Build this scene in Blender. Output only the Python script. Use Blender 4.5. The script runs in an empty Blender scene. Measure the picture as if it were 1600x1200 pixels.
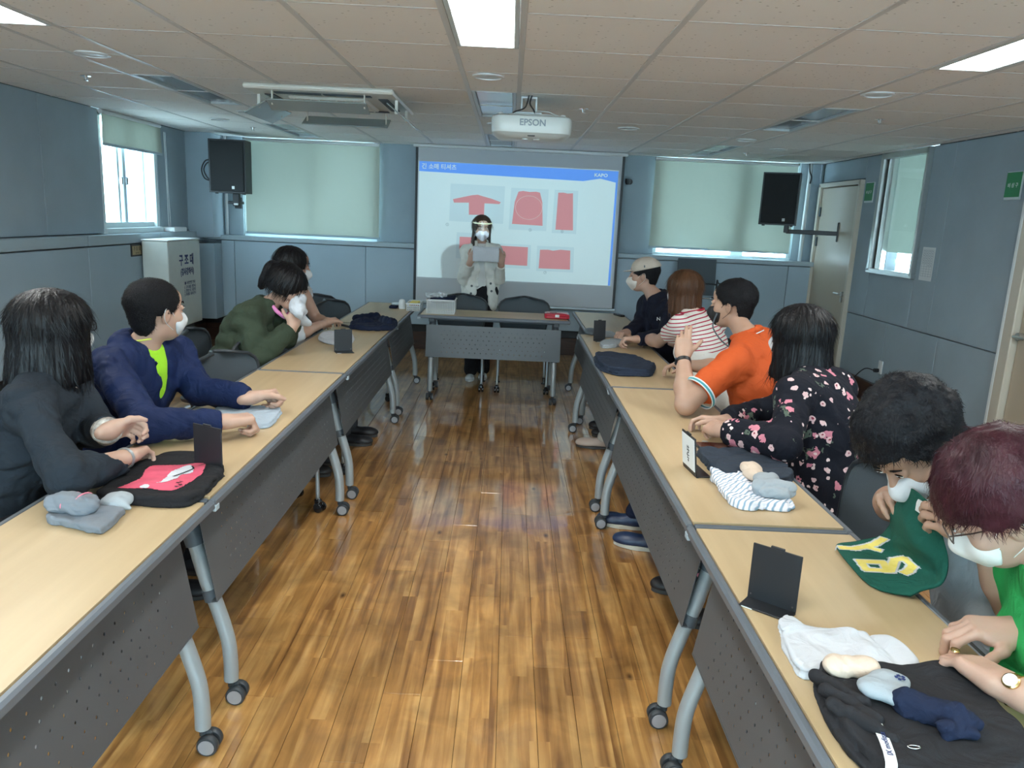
import bpy, math, random
import numpy as np
from mathutils import Vector, Matrix
random.seed(7); rng = np.random.RandomState(7)
scene = bpy.context.scene
COL = scene.collection
PI = math.pi
# ---------------------------------------------------------------- camera, world, exposure
cam_d = bpy.data.cameras.new('camera'); cam = bpy.data.objects.new('camera', cam_d); COL.objects.link(cam)
R_ = Vector((0.9989565, -0.0013308, 0.0456514)); U_ = Vector((-0.0443265, 0.2124868, 0.9761580)); F_ = Vector((0.0109994, 0.9771630, -0.2122061))
cam.matrix_world = Matrix(((R_.x, U_.x, -F_.x, 0), (R_.y, U_.y, -F_.y, 0), (R_.z, U_.z, -F_.z, 1.5405), (0, 0, 0, 1)))
cam_d.sensor_fit = 'HORIZONTAL'; cam_d.sensor_width = 36; cam_d.lens = 1200/1600*36; cam_d.clip_start = .02
scene.camera = cam
scene.view_settings.view_transform = 'Standard'; scene.view_settings.look = 'None'
scene.view_settings.gamma = 1; scene.view_settings.use_curve_mapping = False
scene.view_settings.exposure = 0.78
SKY = 9.0          # overcast daylight outside
PANEL = 19.0       # lit ceiling panels
PROJ = 118.0        # projector beam
w = bpy.data.worlds.new('sky'); scene.world = w; w.use_nodes = True
bg = w.node_tree.nodes['Background']; bg.inputs[0].default_value = (.64, .86, 1, 1); bg.inputs[1].default_value = SKY

# ---------------------------------------------------------------- materials
MATS = {}
def mat(name, col=(.5, .5, .5), rough=.6, metal=0, var=0, vscale=8, bump=0, bscale=60, bstretch=(1, 1, 1), spec=.5, coat=0, sheen=0,
        wr=0, wrs=14, trans=0, alpha=1, emit=None, estr=0, sss=0, col2=None, coord='Object', vstretch=(1, 1, 1)):
    if name in MATS: return MATS[name]
    m = bpy.data.materials.new(name); m.use_nodes = True; nt = m.node_tree; b = nt.nodes['Principled BSDF']
    b.inputs['Base Color'].default_value = (*col, 1); b.inputs['Roughness'].default_value = rough; b.inputs['Metallic'].default_value = metal
    b.inputs['Specular IOR Level'].default_value = spec; b.inputs['Coat Weight'].default_value = coat
    b.inputs['Sheen Weight'].default_value = sheen; b.inputs['Transmission Weight'].default_value = trans; b.inputs['Alpha'].default_value = alpha
    if sss: b.inputs['Subsurface Weight'].default_value = sss; b.inputs['Subsurface Radius'].default_value = (.012, .005, .003); b.inputs['Subsurface Scale'].default_value = .6
    if emit: b.inputs['Emission Color'].default_value = (*emit, 1); b.inputs['Emission Strength'].default_value = estr
    tc = nt.nodes.new('ShaderNodeTexCoord')
    if var or col2:
        mp = nt.nodes.new('ShaderNodeMapping'); mp.inputs['Scale'].default_value = vstretch; nt.links.new(tc.outputs[coord], mp.inputs[0])
        n = nt.nodes.new('ShaderNodeTexNoise'); n.inputs['Scale'].default_value = vscale; n.inputs['Detail'].default_value = 5; nt.links.new(mp.outputs[0], n.inputs[0])
        mx = nt.nodes.new('ShaderNodeMix'); mx.data_type = 'RGBA'
        a = col if col2 else tuple(c*(1-var) for c in col); c2 = col2 if col2 else tuple(min(1, c*(1+var)) for c in col)
        mx.inputs['A'].default_value = (*a, 1); mx.inputs['B'].default_value = (*c2, 1)
        rm = nt.nodes.new('ShaderNodeMapRange'); rm.inputs[1].default_value = .3; rm.inputs[2].default_value = .7
        nt.links.new(n.outputs[0], rm.inputs[0]); nt.links.new(rm.outputs[0], mx.inputs[0]); nt.links.new(mx.outputs['Result'], b.inputs['Base Color'])
    if bump:
        mp = nt.nodes.new('ShaderNodeMapping'); mp.inputs['Scale'].default_value = bstretch; nt.links.new(tc.outputs[coord], mp.inputs[0])
        n = nt.nodes.new('ShaderNodeTexNoise'); n.inputs['Scale'].default_value = bscale; n.inputs['Detail'].default_value = 4; nt.links.new(mp.outputs[0], n.inputs[0])
        bp = nt.nodes.new('ShaderNodeBump'); bp.inputs['Strength'].default_value = min(1, bump); bp.inputs['Distance'].default_value = .004
        nt.links.new(n.outputs[0], bp.inputs['Height']); nt.links.new(bp.outputs[0], b.inputs['Normal'])
        if wr:
            n2 = nt.nodes.new('ShaderNodeTexNoise'); n2.inputs['Scale'].default_value = wrs; n2.inputs['Detail'].default_value = 2; n2.inputs['Distortion'].default_value = 1.2; nt.links.new(tc.outputs[coord], n2.inputs[0])
            m2 = nt.nodes.new('ShaderNodeMath'); m2.operation = 'SUBTRACT'; m2.inputs[1].default_value = .5; m3 = nt.nodes.new('ShaderNodeMath'); m3.operation = 'ABSOLUTE'
            nt.links.new(n2.outputs[0], m2.inputs[0]); nt.links.new(m2.outputs[0], m3.inputs[0]); b2 = nt.nodes.new('ShaderNodeBump'); b2.invert = True; b2.inputs['Strength'].default_value = wr; b2.inputs['Distance'].default_value = .03
            nt.links.new(m3.outputs[0], b2.inputs['Height']); nt.links.new(b2.outputs[0], bp.inputs['Normal'])
    MATS[name] = m; return m

# ---------------------------------------------------------------- mesh builder
class MB:
    def __init__(s): s.v = []; s.f = []; s.mi = []; s.cur = 0
    def add(s, V, F):
        o = len(s.v); s.v += [tuple(x) for x in V]; s.f += [tuple(i+o for i in f) for f in F]; s.mi += [s.cur]*len(F); return s
    def box(s, c, d, bev=0, rot=None):
        x, y, z = d[0]/2, d[1]/2, d[2]/2
        if bev <= 0:
            V = [(i*x, j*y, k*z) for i in (-1, 1) for j in (-1, 1) for k in (-1, 1)]
            F = [(0, 1, 3, 2), (4, 6, 7, 5), (0, 4, 5, 1), (2, 3, 7, 6), (0, 2, 6, 4), (1, 5, 7, 3)]
        else:
            b = min(bev, x*.99, y*.99, z*.99); V = []; idx = {}
            for i in (-1, 1):
                for j in (-1, 1):
                    for k in (-1, 1):
                        for ax in range(3):
                            p = [i*(x-b), j*(y-b), k*(z-b)]; p[ax] = (i*x, j*y, k*z)[ax]
                            idx[(i, j, k, ax)] = len(V); V.append(p)
            F = []
            for ax in range(3):
                o = [a for a in range(3) if a != ax]
                for sgn in (-1, 1):
                    q = []
                    for (a, c2) in ((-1, -1), (1, -1), (1, 1), (-1, 1)):
                        t = [0, 0, 0]; t[ax] = sgn; t[o[0]] = a; t[o[1]] = c2; q.append(idx[(*t, ax)])
                    flip = (sgn < 0) ^ (ax == 1)
                    F.append(tuple(q[::-1] if flip else q))
            for ax in range(3):
                o = [a for a in range(3) if a != ax]
                for a in (-1, 1):
                    for c2 in (-1, 1):
                        t0 = [0]*3; t1 = [0]*3; t0[ax] = -1; t1[ax] = 1
                        for t in (t0, t1): t[o[0]] = a; t[o[1]] = c2
                        F.append((idx[(*t0, o[0])], idx[(*t1, o[0])], idx[(*t1, o[1])], idx[(*t0, o[1])]))
            for i in (-1, 1):
                for j in (-1, 1):
                    for k in (-1, 1): F.append((idx[(i, j, k, 0)], idx[(i, j, k, 1)], idx[(i, j, k, 2)]))
        if rot is not None: V = [rot @ Vector(p) for p in V]
        return s.add([(p[0]+c[0], p[1]+c[1], p[2]+c[2]) for p in V], F)
    def tube(s, pts, r, n=10, closed=False, cap=True):
        pts = [Vector(p) for p in pts]; rr = r if isinstance(r, (list, tuple)) else [r]*len(pts)
        V = []; F = []; m = len(pts); up = None
        for i, p in enumerate(pts):
            if closed: t = pts[(i+1) % m]-pts[i-1]
            else: t = pts[min(i+1, m-1)]-pts[max(i-1, 0)]
            t.normalize()
            if up is None: up = Vector((0, 0, 1)) if abs(t.z) < .9 else Vector((1, 0, 0))
            a = (up - t*up.dot(t)).normalized(); b = t.cross(a); up = a
            for k in range(n):
                an = 2*PI*k/n; V.append(p+(a*math.cos(an)+b*math.sin(an))*rr[i])
        for i in range(m if closed else m-1):
            j = (i+1) % m
            for k in range(n): l = (k+1) % n; F.append((i*n+k, i*n+l, j*n+l, j*n+k))
        if cap and not closed: F.append(tuple(range(n))[::-1]); F.append(tuple((m-1)*n+k for k in range(n)))
        return s.add(V, F)
    def cyl(s, c, r, h, axis=2, n=20, r2=None):
        a = [0, 0, 0]; a[axis] = h/2; a = Vector(a); c = Vector(c)
        return s.tube([c-a, c+a], [r, r if r2 is None else r2], n)
    def lathe(s, c, prof, axis=2, n=24):
        V = []; F = []
        for (r, h) in prof:
            for k in range(n):
                an = 2*PI*k/n; p = [r*math.cos(an), r*math.sin(an), h]
                if axis == 0: p = [p[2], p[0], p[1]]
                if axis == 1: p = [p[1], p[2], p[0]]
                V.append((p[0]+c[0], p[1]+c[1], p[2]+c[2]))
        for i in range(len(prof)-1):
            for k in range(n): l = (k+1) % n; F.append((i*n+k, i*n+l, (i+1)*n+l, (i+1)*n+k))
        F.append(tuple(range(n))[::-1]); F.append(tuple((len(prof)-1)*n+k for k in range(n)))
        return s.add(V, F)
    def prism(s, poly, t, M=None):
        """polygon in local xy, thickness t along +z, placed by matrix M"""
        n = len(poly); V = [Vector((x, y, 0)) for x, y in poly]+[Vector((x, y, t)) for x, y in poly]
        if M is not None: V = [M @ v for v in V]
        F = [tuple(range(n))[::-1], tuple(range(n, 2*n))]+[(i, (i+1) % n, n+(i+1) % n, n+i) for i in range(n)]
        return s.add(V, F)
    def build(s, name, m, parent=None, smooth=False, loc=None, **kw):
        o = mesh_obj(name, s.v, s.f, m, parent, smooth, **kw)
        if len(set(s.mi)) > 1: o.data.polygons.foreach_set('material_index', s.mi)
        if loc: o.location = loc
        return o
def mesh_obj(name, V, F, m, parent=None, smooth=False, label=None, **kw):
    me = bpy.data.meshes.new(name)
    if isinstance(V, np.ndarray):
        nv = len(V); nf = len(F)
        me.vertices.add(nv); me.vertices.foreach_set('co', V.astype(np.float32).ravel())
        me.loops.add(nf*4); me.loops.foreach_set('vertex_index', F.astype(np.int32).ravel())
        me.polygons.add(nf); me.polygons.foreach_set('loop_start', np.arange(nf, dtype=np.int32)*4); me.polygons.foreach_set('loop_total', np.full(nf, 4, np.int32))
        me.update(calc_edges=True)
    else:
        me.from_pydata([tuple(v) for v in V], [], F); me.update()
    for mm in (m if isinstance(m, (list, tuple)) else [m]): me.materials.append(mm)
    if smooth is True: me.polygons.foreach_set('use_smooth', [True]*len(me.polygons))
    elif smooth:
        me.polygons.foreach_set('use_smooth', [True]*len(me.polygons)); me.set_sharp_from_angle(angle=smooth)
    o = bpy.data.objects.new(name, me); COL.objects.link(o)
    if parent is not None: o.parent = parent
    if label: o['label'] = label
    for k, v in kw.items(): o[k] = v
    return o
def tag(o, label, cat, group=None):
    o['label'] = label; o['category'] = cat
    if group: o['group'] = group
    return o
def thing(name, label, cat, loc=(0, 0, 0), rz=0, group=None):
    o = bpy.data.objects.new(name, None); COL.objects.link(o); o.location = loc; o.rotation_euler = (0, 0, rz); o.empty_display_size = .1
    return tag(o, label, cat, group)
def struct(o): o['kind'] = 'structure'; return o
def dup(root, loc, rz=0, label=None, group=None):
    r = root.copy(); COL.objects.link(r); r.location = loc; r.rotation_euler = (0, 0, rz)
    if label: r['label'] = label
    if group: r['group'] = group
    for ch in list(root.children):
        c = ch.copy(); COL.objects.link(c); c.parent = r
        for g in list(ch.children):
            d = g.copy(); COL.objects.link(d); d.parent = c
    return r
def arc(c, r, a0, a1, n, plane='xz'):
    out = []
    for i in range(n+1):
        a = a0+(a1-a0)*i/n; u, v = r*math.cos(a), r*math.sin(a)
        out.append({'xz': (c[0]+u, c[1], c[2]+v), 'xy': (c[0]+u, c[1]+v, c[2]), 'yz': (c[0], c[1]+u, c[2]+v)}[plane])
    return out
def bez(pts, n=10, closed=False):
    P = [Vector(p) for p in pts]; out = []; m = len(P)
    rg = range(m) if closed else range(m-1)
    for i in rg:
        p0 = P[i-1] if (i > 0 or closed) else P[0]; p1 = P[i]; p2 = P[(i+1) % m]; p3 = P[(i+2) % m] if (closed or i+2 < m) else P[-1]
        for k in range(n):
            t = k/n; out.append(.5*((2*p1)+(-p0+p2)*t+(2*p0-5*p1+4*p2-p3)*t*t+(-p0+3*p1-3*p2+p3)*t**3))
    if not closed: out.append(P[-1])
    return out
# flat lettering made as real thin geometry
def text(name, body, size, M, m, parent=None, depth=.0006, bold=0, xs=1, align='CENTER'):
    cu = bpy.data.curves.new(name, 'FONT'); cu.body = body; cu.size = size; cu.align_x = align; cu.align_y = 'CENTER'; cu.extrude = depth; cu.offset = bold; cu.resolution_u = 3
    t = bpy.data.objects.new(name+'_tmp', cu); COL.objects.link(t)
    dg = bpy.context.evaluated_depsgraph_get(); me = bpy.data.meshes.new_from_object(t.evaluated_get(dg))
    bpy.data.objects.remove(t); bpy.data.curves.remove(cu)
    me.transform(M @ Matrix.Diagonal((xs, 1, 1, 1))); me.materials.clear(); me.materials.append(m); me.name = name
    o = bpy.data.objects.new(name, me); COL.objects.link(o)
    if parent is not None: o.parent = parent
    return o
def frame(o, x, y):
    """matrix with origin o, axes x and y"""
    x = Vector(x).normalized(); y = Vector(y); y = (y-x*y.dot(x)).normalized(); z = x.cross(y)
    return Matrix(((x.x, y.x, z.x, o[0]), (x.y, y.y, z.y, o[1]), (x.z, y.z, z.z, o[2]), (0, 0, 0, 1)))

# ---------------------------------------------------------------- signed distance bodies -> one continuous mesh
def V3(*a): return np.array(a, float)
def nrm(v): v = np.asarray(v, float); return v/max(1e-9, np.linalg.norm(v))
class Sdf:
    """list of primitives (fn, lo, hi, k, op), meshed with surface nets"""
    def __init__(s): s.p = []; s.post = None; s.cuts = []
    def cap(s, a, b, ra, rb=None, k=.02, ax=None, sq=1., op='u'):
        a = np.asarray(a, float); b = np.asarray(b, float); rb = ra if rb is None else rb; ba = b-a; L = max(1e-9, ba@ba); R = max(ra, rb)
        if ax is not None: ax = nrm(ax)
        def fn(P):
            q = P-a; h = np.clip((q@ba)/L, 0, 1); q = q-h[:, None]*ba
            if ax is not None:
                t = q@ax; q = q+np.outer(t*(1/sq-1), ax)
                d = np.sqrt((q*q).sum(1)); return (d-(ra+(rb-ra)*h))*(min(1, sq)+ (1-min(1, sq))*.35)
            return np.sqrt((q*q).sum(1))-(ra+(rb-ra)*h)
        m = R*max(1, sq); s.p.append((fn, np.minimum(a, b)-m, np.maximum(a, b)+m, k, op)); return s
    def ell(s, c, r, M=None, k=.02, op='u'):
        c = np.asarray(c, float); r = np.asarray(r, float); M = np.eye(3) if M is None else np.asarray(M, float)
        def fn(P):
            q = (P-c)@M; k0 = np.sqrt(((q/r)**2).sum(1)); k1 = np.sqrt(((q/(r*r))**2).sum(1))+1e-9; return k0*(k0-1)/k1
        m = r.max(); s.p.append((fn, c-m, c+m, k, op)); return s
    def box(s, c, h, M=None, rd=.01, k=.02, op='u'):
        c = np.asarray(c, float); h = np.asarray(h, float)-rd; M = np.eye(3) if M is None else np.asarray(M, float)
        def fn(P):
            q = np.abs((P-c)@M)-h; return np.sqrt((np.maximum(q, 0)**2).sum(1))+np.minimum(q.max(1), 0)-rd
        m = np.linalg.norm(h+rd); s.p.append((fn, c-m, c+m, k, op)); return s
    def cut(s, pt, n, k=.004, only=None):
        """remove the side the normal points to (inside sphere only=(c,r))"""
        pt = np.asarray(pt, float); n = nrm(n)
        s.cuts.append((pt, n, k, only)); return s
    def ev(s, P, far):
        d = np.full(len(P), far)
        for fn, lo, hi, k, op in s.p:
            mg = far+k
            i = np.flatnonzero(((P > lo-mg) & (P < hi+mg)).all(1))
            if len(i) == 0: continue
            a = d[i]; b = fn(P[i])
            if op == 'u': h = np.clip(.5+.5*(a-b)/k, 0, 1); d[i] = a+(b-a)*h-k*h*(1-h)
            elif op == 's': b = -b; h = np.clip(.5+.5*(b-a)/k, 0, 1); d[i] = a+(b-a)*h+k*h*(1-h)
            elif op == 'i': h = np.clip(.5+.5*(b-a)/k, 0, 1); d[i] = a+(b-a)*h+k*h*(1-h)
        if s.post is not None: d = s.post(P, d)
        for pt, n, k, only in s.cuts:
            b = (P-pt)@n
            if only is not None: b = np.where(((P-only[0])**2).sum(1) < only[1]**2, b, -1.)
            d = np.maximum(d, b)
        return d
    def mesh(s, h):
        U = [q for q in s.p if q[4] == 'u']
        lo = np.min([q[1] for q in U], 0)-4*h; hi = np.max([q[2] for q in U], 0)+4*h
        B = 4; n = np.ceil((hi-lo)/(h*B)).astype(int)+1
        far = 6*h
        bc = np.stack(np.meshgrid(*[np.arange(m) for m in n], indexing='ij'), -1).reshape(-1, 3)
        d = s.ev(lo+(bc+.5)*h*B, far*1.6)
        act = bc[np.abs(d) < h*B*.87*1.35+.004]
        N = n*B+1
        sgn = np.repeat(np.repeat(np.repeat((d).reshape(n), B, 0), B, 1), B, 2)
        G = np.full(N, far); G[:-1, :-1, :-1] = sgn
        o = np.stack(np.meshgrid(*[np.arange(B+1)]*3, indexing='ij'), -1).reshape(-1, 3)
        nd = (act[:, None, :]*B+o[None]).reshape(-1, 3)
        key = np.unique((nd[:, 0]*N[1]+nd[:, 1])*N[2]+nd[:, 2])
        iz = key % N[2]; iy = (key//N[2]) % N[1]; ix = key//(N[1]*N[2])
        G.reshape(-1)[key] = s.ev(lo+np.stack([ix, iy, iz], 1)*h, far)
        ins = G < 0
        c = [ins[i:N[0]-1+i, j:N[1]-1+j, k:N[2]-1+k] for i in (0, 1) for j in (0, 1) for k in (0, 1)]
        al = c[0].copy(); an = c[0].copy()
        for q in c[1:]: al &= q; an |= q
        ac = np.argwhere(an & ~al)
        if len(ac) == 0: return np.zeros((0, 3)), np.zeros((0, 4), int)
        cr = [(i, j, k) for i in (0, 1) for j in (0, 1) for k in (0, 1)]
        gv = [G[ac[:, 0]+i, ac[:, 1]+j, ac[:, 2]+k] for i, j, k in cr]
        S = np.zeros((len(ac), 3)); cnt = np.zeros(len(ac))
        for a in range(8):
            for b in range(a+1, 8):
                df = np.array(cr[b])-cr[a]
                if abs(df).sum() != 1: continue
                x = (gv[a] < 0) != (gv[b] < 0); t = gv[a]/np.where(x, gv[a]-gv[b], 1)
                S += np.where(x[:, None], np.array(cr[a])+t[:, None]*df, 0); cnt += x
        V = lo+(ac+S/cnt[:, None])*h
        idx = np.full(N, -1, np.int64); idx[ac[:, 0], ac[:, 1], ac[:, 2]] = np.arange(len(ac))
        F = []
        for ax in range(3):
            sl0 = [slice(1, -1)]*3; sl1 = [slice(1, -1)]*3; sl0[ax] = slice(0, -1); sl1[ax] = slice(1, None)
            A = ins[tuple(sl0)]; Bm = ins[tuple(sl1)]; e = np.argwhere(A != Bm)
            fl = A[e[:, 0], e[:, 1], e[:, 2]]
            off = np.ones(3, int); off[ax] = 0; e = e+off
            u = np.zeros(3, int); v = np.zeros(3, int); u[(ax+1) % 3] = 1; v[(ax+2) % 3] = 1
            q = [idx[tuple((e-x).T)] for x in (u*0, u, u+v, v)]
            q = np.stack(q, 1); q[~fl] = q[~fl][:, ::-1]; F.append(q[(q >= 0).all(1)])
        return V, np.concatenate(F)
    def obj(s, name, h, m, parent, smooth_it=0, org=None, **kw):
        V, F = s.mesh(h)
        if smooth_it: V = relax(V, F, smooth_it)
        if org is not None: V = V-np.asarray(org)
        return mesh_obj(name, V, F, m, parent, True, **kw)
def relax(V, F, n=1, w=.5):
    E = np.concatenate([F[:, [0, 1]], F[:, [1, 2]], F[:, [2, 3]], F[:, [3, 0]]])
    for _ in range(n):
        S = np.zeros_like(V); c = np.bincount(E[:, 0], minlength=len(V))+np.bincount(E[:, 1], minlength=len(V))
        for a in range(3): S[:, a] = np.bincount(E[:, 0], V[E[:, 1], a], len(V))+np.bincount(E[:, 1], V[E[:, 0], a], len(V))
        V = V*(1-w)+S/np.maximum(c, 1)[:, None]*w
    return V
def wob(seed, freq, n=5):
    """cheap smooth noise made of warped sines"""
    r = np.random.RandomState(seed); K = r.normal(size=(n, 3)); K /= np.linalg.norm(K, axis=1)[:, None]; K *= freq*r.uniform(.6, 1.7, (n, 1)); ph = r.uniform(0, 6.28, n)
    def f(P):
        s = np.zeros(len(P)); w_ = np.sin(P@K[0]*.6+ph[0])*1.3
        for i in range(n): s += np.sin(P@K[i]+ph[i]+w_)
        return s/n
    return f
def folds(seed, freq, amp, axis=None, stretch=.35):
    f1 = wob(seed, freq); f2 = wob(seed+1, freq*2.1); A = np.eye(3)
    if axis is not None: a = nrm(axis); A = A-(1-stretch)*np.outer(a, a)
    def post(P, d):
        i = np.flatnonzero(np.abs(d) < amp*6+.02); q = P[i]@A
        x = f1(q); y = f2(q); d[i] = d[i]+amp*((1-np.abs(x)*4)+.55*(1-np.abs(y)*3.5)-.5); return d
    return post
# ---------------------------------------------------------------- palette
M_wall = mat('wall_fabric', (.34, .41, .46), .9, bump=.5, bscale=420, var=.05, vscale=3)
M_wain = mat('wainscot_panel', (.36, .45, .52), .55, var=.04, vscale=2)
M_ledge = mat('ledge_grey', (.38, .46, .51), .5)
M_seam = mat('seam_dark', (.10, .12, .13), .8)
M_white = mat('white_paint', (.72, .74, .74), .45)
M_frame = mat('window_frame_white', (.62, .70, .72), .4)
M_alu = mat('brushed_steel', (.62, .63, .62), .28, metal=1, bump=.15, bscale=30, bstretch=(1, 60, 60))
M_brown = mat('dark_brown_wood', (.045, .018, .010), .35, var=.3, vscale=6, vstretch=(1, 1, 8))
M_door = mat('cream_door', (.50, .42, .32), .35, var=.03, vscale=2)
M_doorfr = mat('cream_door_frame', (.58, .52, .43), .4)
M_black = mat('black_plastic', (.012, .013, .016), .45)
M_blackg = mat('black_gloss', (.012, .013, .015), .15)
M_chrome = mat('chrome', (.75, .76, .78), .12, metal=1)
M_silver = mat('silver_paint', (.42, .46, .48), .33, metal=.55)
M_grey = mat('grey_plastic', (.085, .10, .115), .45)
M_green = mat('sign_green', (.02, .23, .08), .3)
M_paper = mat('paper_white', (.72, .74, .74), .8)
M_ink = mat('dark_ink', (.03, .04, .10), .7)
def glass_mat():
    m = bpy.data.materials.new('window_glass'); m.use_nodes = True; nt = m.node_tree; nt.nodes.clear()
    o = nt.nodes.new('ShaderNodeOutputMaterial'); t = nt.nodes.new('ShaderNodeBsdfTransparent'); t.inputs[0].default_value = (.93, .98, .98, 1)
    g = nt.nodes.new('ShaderNodeBsdfGlossy'); g.inputs['Roughness'].default_value = .02; mx = nt.nodes.new('ShaderNodeMixShader'); mx.inputs[0].default_value = .05
    nt.links.new(t.outputs[0], mx.inputs[1]); nt.links.new(g.outputs[0], mx.inputs[2]); nt.links.new(mx.outputs[0], o.inputs[0]); return m
M_glass = glass_mat()
def blind_mat():
    m = bpy.data.materials.new('roller_blind_fabric'); m.use_nodes = True; nt = m.node_tree; nt.nodes.clear()
    o = nt.nodes.new('ShaderNodeOutputMaterial'); d = nt.nodes.new('ShaderNodeBsdfDiffuse'); t = nt.nodes.new('ShaderNodeBsdfTranslucent'); mx = nt.nodes.new('ShaderNodeMixShader')
    d.inputs[0].default_value = (.46, .48, .41, 1); t.inputs[0].default_value = (.35, .40, .33, 1); mx.inputs[0].default_value = .075
    tc = nt.nodes.new('ShaderNodeTexCoord'); n = nt.nodes.new('ShaderNodeTexNoise'); n.inputs['Scale'].default_value = 5; b = nt.nodes.new('ShaderNodeBump'); b.inputs['Strength'].default_value = .5; b.inputs['Distance'].default_value = .02
    nt.links.new(tc.outputs['Object'], n.inputs[0]); nt.links.new(n.outputs[0], b.inputs['Height']); nt.links.new(b.outputs[0], d.inputs['Normal'])
    nt.links.new(d.outputs[0], mx.inputs[1]); nt.links.new(t.outputs[0], mx.inputs[2]); nt.links.new(mx.outputs[0], o.inputs[0]); return m
M_blind = blind_mat()

def floor_mat():
    m = bpy.data.materials.new('varnished_pine_plank'); m.use_nodes = True; nt = m.node_tree; L = nt.links.new; b = nt.nodes['Principled BSDF']
    def N(t, **k):
        n = nt.nodes.new(t)
        for a, v in k.items(): setattr(n, a, v)
        return n
    geo = N('ShaderNodeNewGeometry'); oi = N('ShaderNodeObjectInfo')
    sep = N('ShaderNodeSeparateXYZ'); L(geo.outputs['Position'], sep.inputs[0])
    # each board has narrow laminated strips inside; a random value per strip
    wx = N('ShaderNodeMath', operation='DIVIDE'); L(sep.outputs[0], wx.inputs[0]); wx.inputs[1].default_value = .0625
    fl = N('ShaderNodeMath', operation='FLOOR'); L(wx.outputs[0], fl.inputs[0])
    wy = N('ShaderNodeMath', operation='DIVIDE'); L(sep.outputs[1], wy.inputs[0]); wy.inputs[1].default_value = .9
    of = N('ShaderNodeMath', operation='MULTIPLY_ADD'); L(fl.outputs[0], of.inputs[0]); of.inputs[1].default_value = .37; L(wy.outputs[0], of.inputs[2])
    fy = N('ShaderNodeMath', operation='FLOOR'); L(of.outputs[0], fy.inputs[0])
    cb = N('ShaderNodeCombineXYZ'); L(fl.outputs[0], cb.inputs[0]); L(fy.outputs[0], cb.inputs[1])
    wn = N('ShaderNodeTexWhiteNoise', noise_dimensions='3D'); L(cb.outputs[0], wn.inputs[0])
    mp = N('ShaderNodeMapping'); mp.inputs['Scale'].default_value = (20, 1.3, 1); L(geo.outputs['Position'], mp.inputs[0])
    ad = N('ShaderNodeVectorMath', operation='MULTIPLY_ADD'); L(wn.outputs['Color'], ad.inputs[0]); ad.inputs[1].default_value = (40, 40, 40); L(mp.outputs[0], ad.inputs[2])
    n1 = N('ShaderNodeTexNoise'); n1.inputs['Scale'].default_value = 1.2; n1.inputs['Detail'].default_value = 8; n1.inputs['Distortion'].default_value = .6; L(ad.outputs[0], n1.inputs[0])
    n2 = N('ShaderNodeTexNoise'); n2.inputs['Scale'].default_value = 5.5; n2.inputs['Detail'].default_value = 4; n2.inputs['Distortion'].default_value = .8; L(geo.outputs['Position'], n2.inputs[0])
    cr = N('ShaderNodeValToRGB'); cr.color_ramp.elements[0].position = .34; cr.color_ramp.elements[0].color = (.24, .105, .030, 1); cr.color_ramp.elements[1].position = .66; cr.color_ramp.elements[1].color = (.60, .335, .118, 1)
    e = cr.color_ramp.elements.new(.5); e.color = (.44, .215, .064, 1)
    L(n1.outputs[0], cr.inputs[0])
    rs = N('ShaderNodeMath', operation='MULTIPLY_ADD'); L(wn.outputs['Value'], rs.inputs[0]); rs.inputs[1].default_value = .07; rs.inputs[2].default_value = .93
    r2 = N('ShaderNodeMath', operation='MULTIPLY_ADD'); L(oi.outputs['Random'], r2.inputs[0]); r2.inputs[1].default_value = .24; r2.inputs[2].default_value = .88
    mm = N('ShaderNodeMath', operation='MULTIPLY'); L(rs.outputs[0], mm.inputs[0]); L(r2.outputs[0], mm.inputs[1])
    pn = N('ShaderNodeMath', operation='MULTIPLY_ADD'); L(n2.outputs[0], pn.inputs[0]); pn.inputs[1].default_value = 1.3; pn.inputs[2].default_value = .30
    m3 = N('ShaderNodeMath', operation='MULTIPLY'); L(mm.outputs[0], m3.inputs[0]); L(pn.outputs[0], m3.inputs[1])
    vm = N('ShaderNodeVectorMath', operation='SCALE'); L(cr.outputs[0], vm.inputs[0]); L(m3.outputs[0], vm.inputs['Scale'])
    # knots
    mk = N('ShaderNodeMapping'); mk.inputs['Scale'].default_value = (5.5, 2.6, 1); L(geo.outputs['Position'], mk.inputs[0])
    vo = N('ShaderNodeTexVoronoi'); vo.inputs['Scale'].default_value = 1; L(mk.outputs[0], vo.inputs[0])
    kr = N('ShaderNodeMapRange'); kr.inputs[1].default_value = .015; kr.inputs[2].default_value = .085; L(vo.outputs['Distance'], kr.inputs[0])
    sk = N('ShaderNodeSeparateColor'); L(vo.outputs['Color'], sk.inputs[0])
    gt = N('ShaderNodeMath', operation='GREATER_THAN'); L(sk.outputs[0], gt.inputs[0]); gt.inputs[1].default_value = .72
    mxk = N('ShaderNodeMath', operation='MAXIMUM'); L(kr.outputs[0], mxk.inputs[0]); L(gt.outputs[0], mxk.inputs[1])
    kx = N('ShaderNodeMix'); kx.data_type = 'RGBA'; kx.inputs['A'].default_value = (.075, .028, .010, 1); L(mxk.outputs[0], kx.inputs[0]); L(vm.outputs[0], kx.inputs['B'])
    L(kx.outputs['Result'], b.inputs['Base Color'])
    b.inputs['Roughness'].default_value = .30; b.inputs['Coat Weight'].default_value = 1; b.inputs['Coat Roughness'].default_value = .055
    bp = N('ShaderNodeBump'); bp.inputs['Strength'].default_value = .16; bp.inputs['Distance'].default_value = .002; L(n1.outputs[0], bp.inputs['Height']); L(bp.outputs[0], b.inputs['Normal'])
    b2 = N('ShaderNodeBump'); b2.inputs['Strength'].default_value = .12; b2.inputs['Distance'].default_value = .01; L(n2.outputs[0], b2.inputs['Height']); L(b2.outputs[0], b.inputs['Coat Normal'])
    return m
M_floor = floor_mat()
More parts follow.
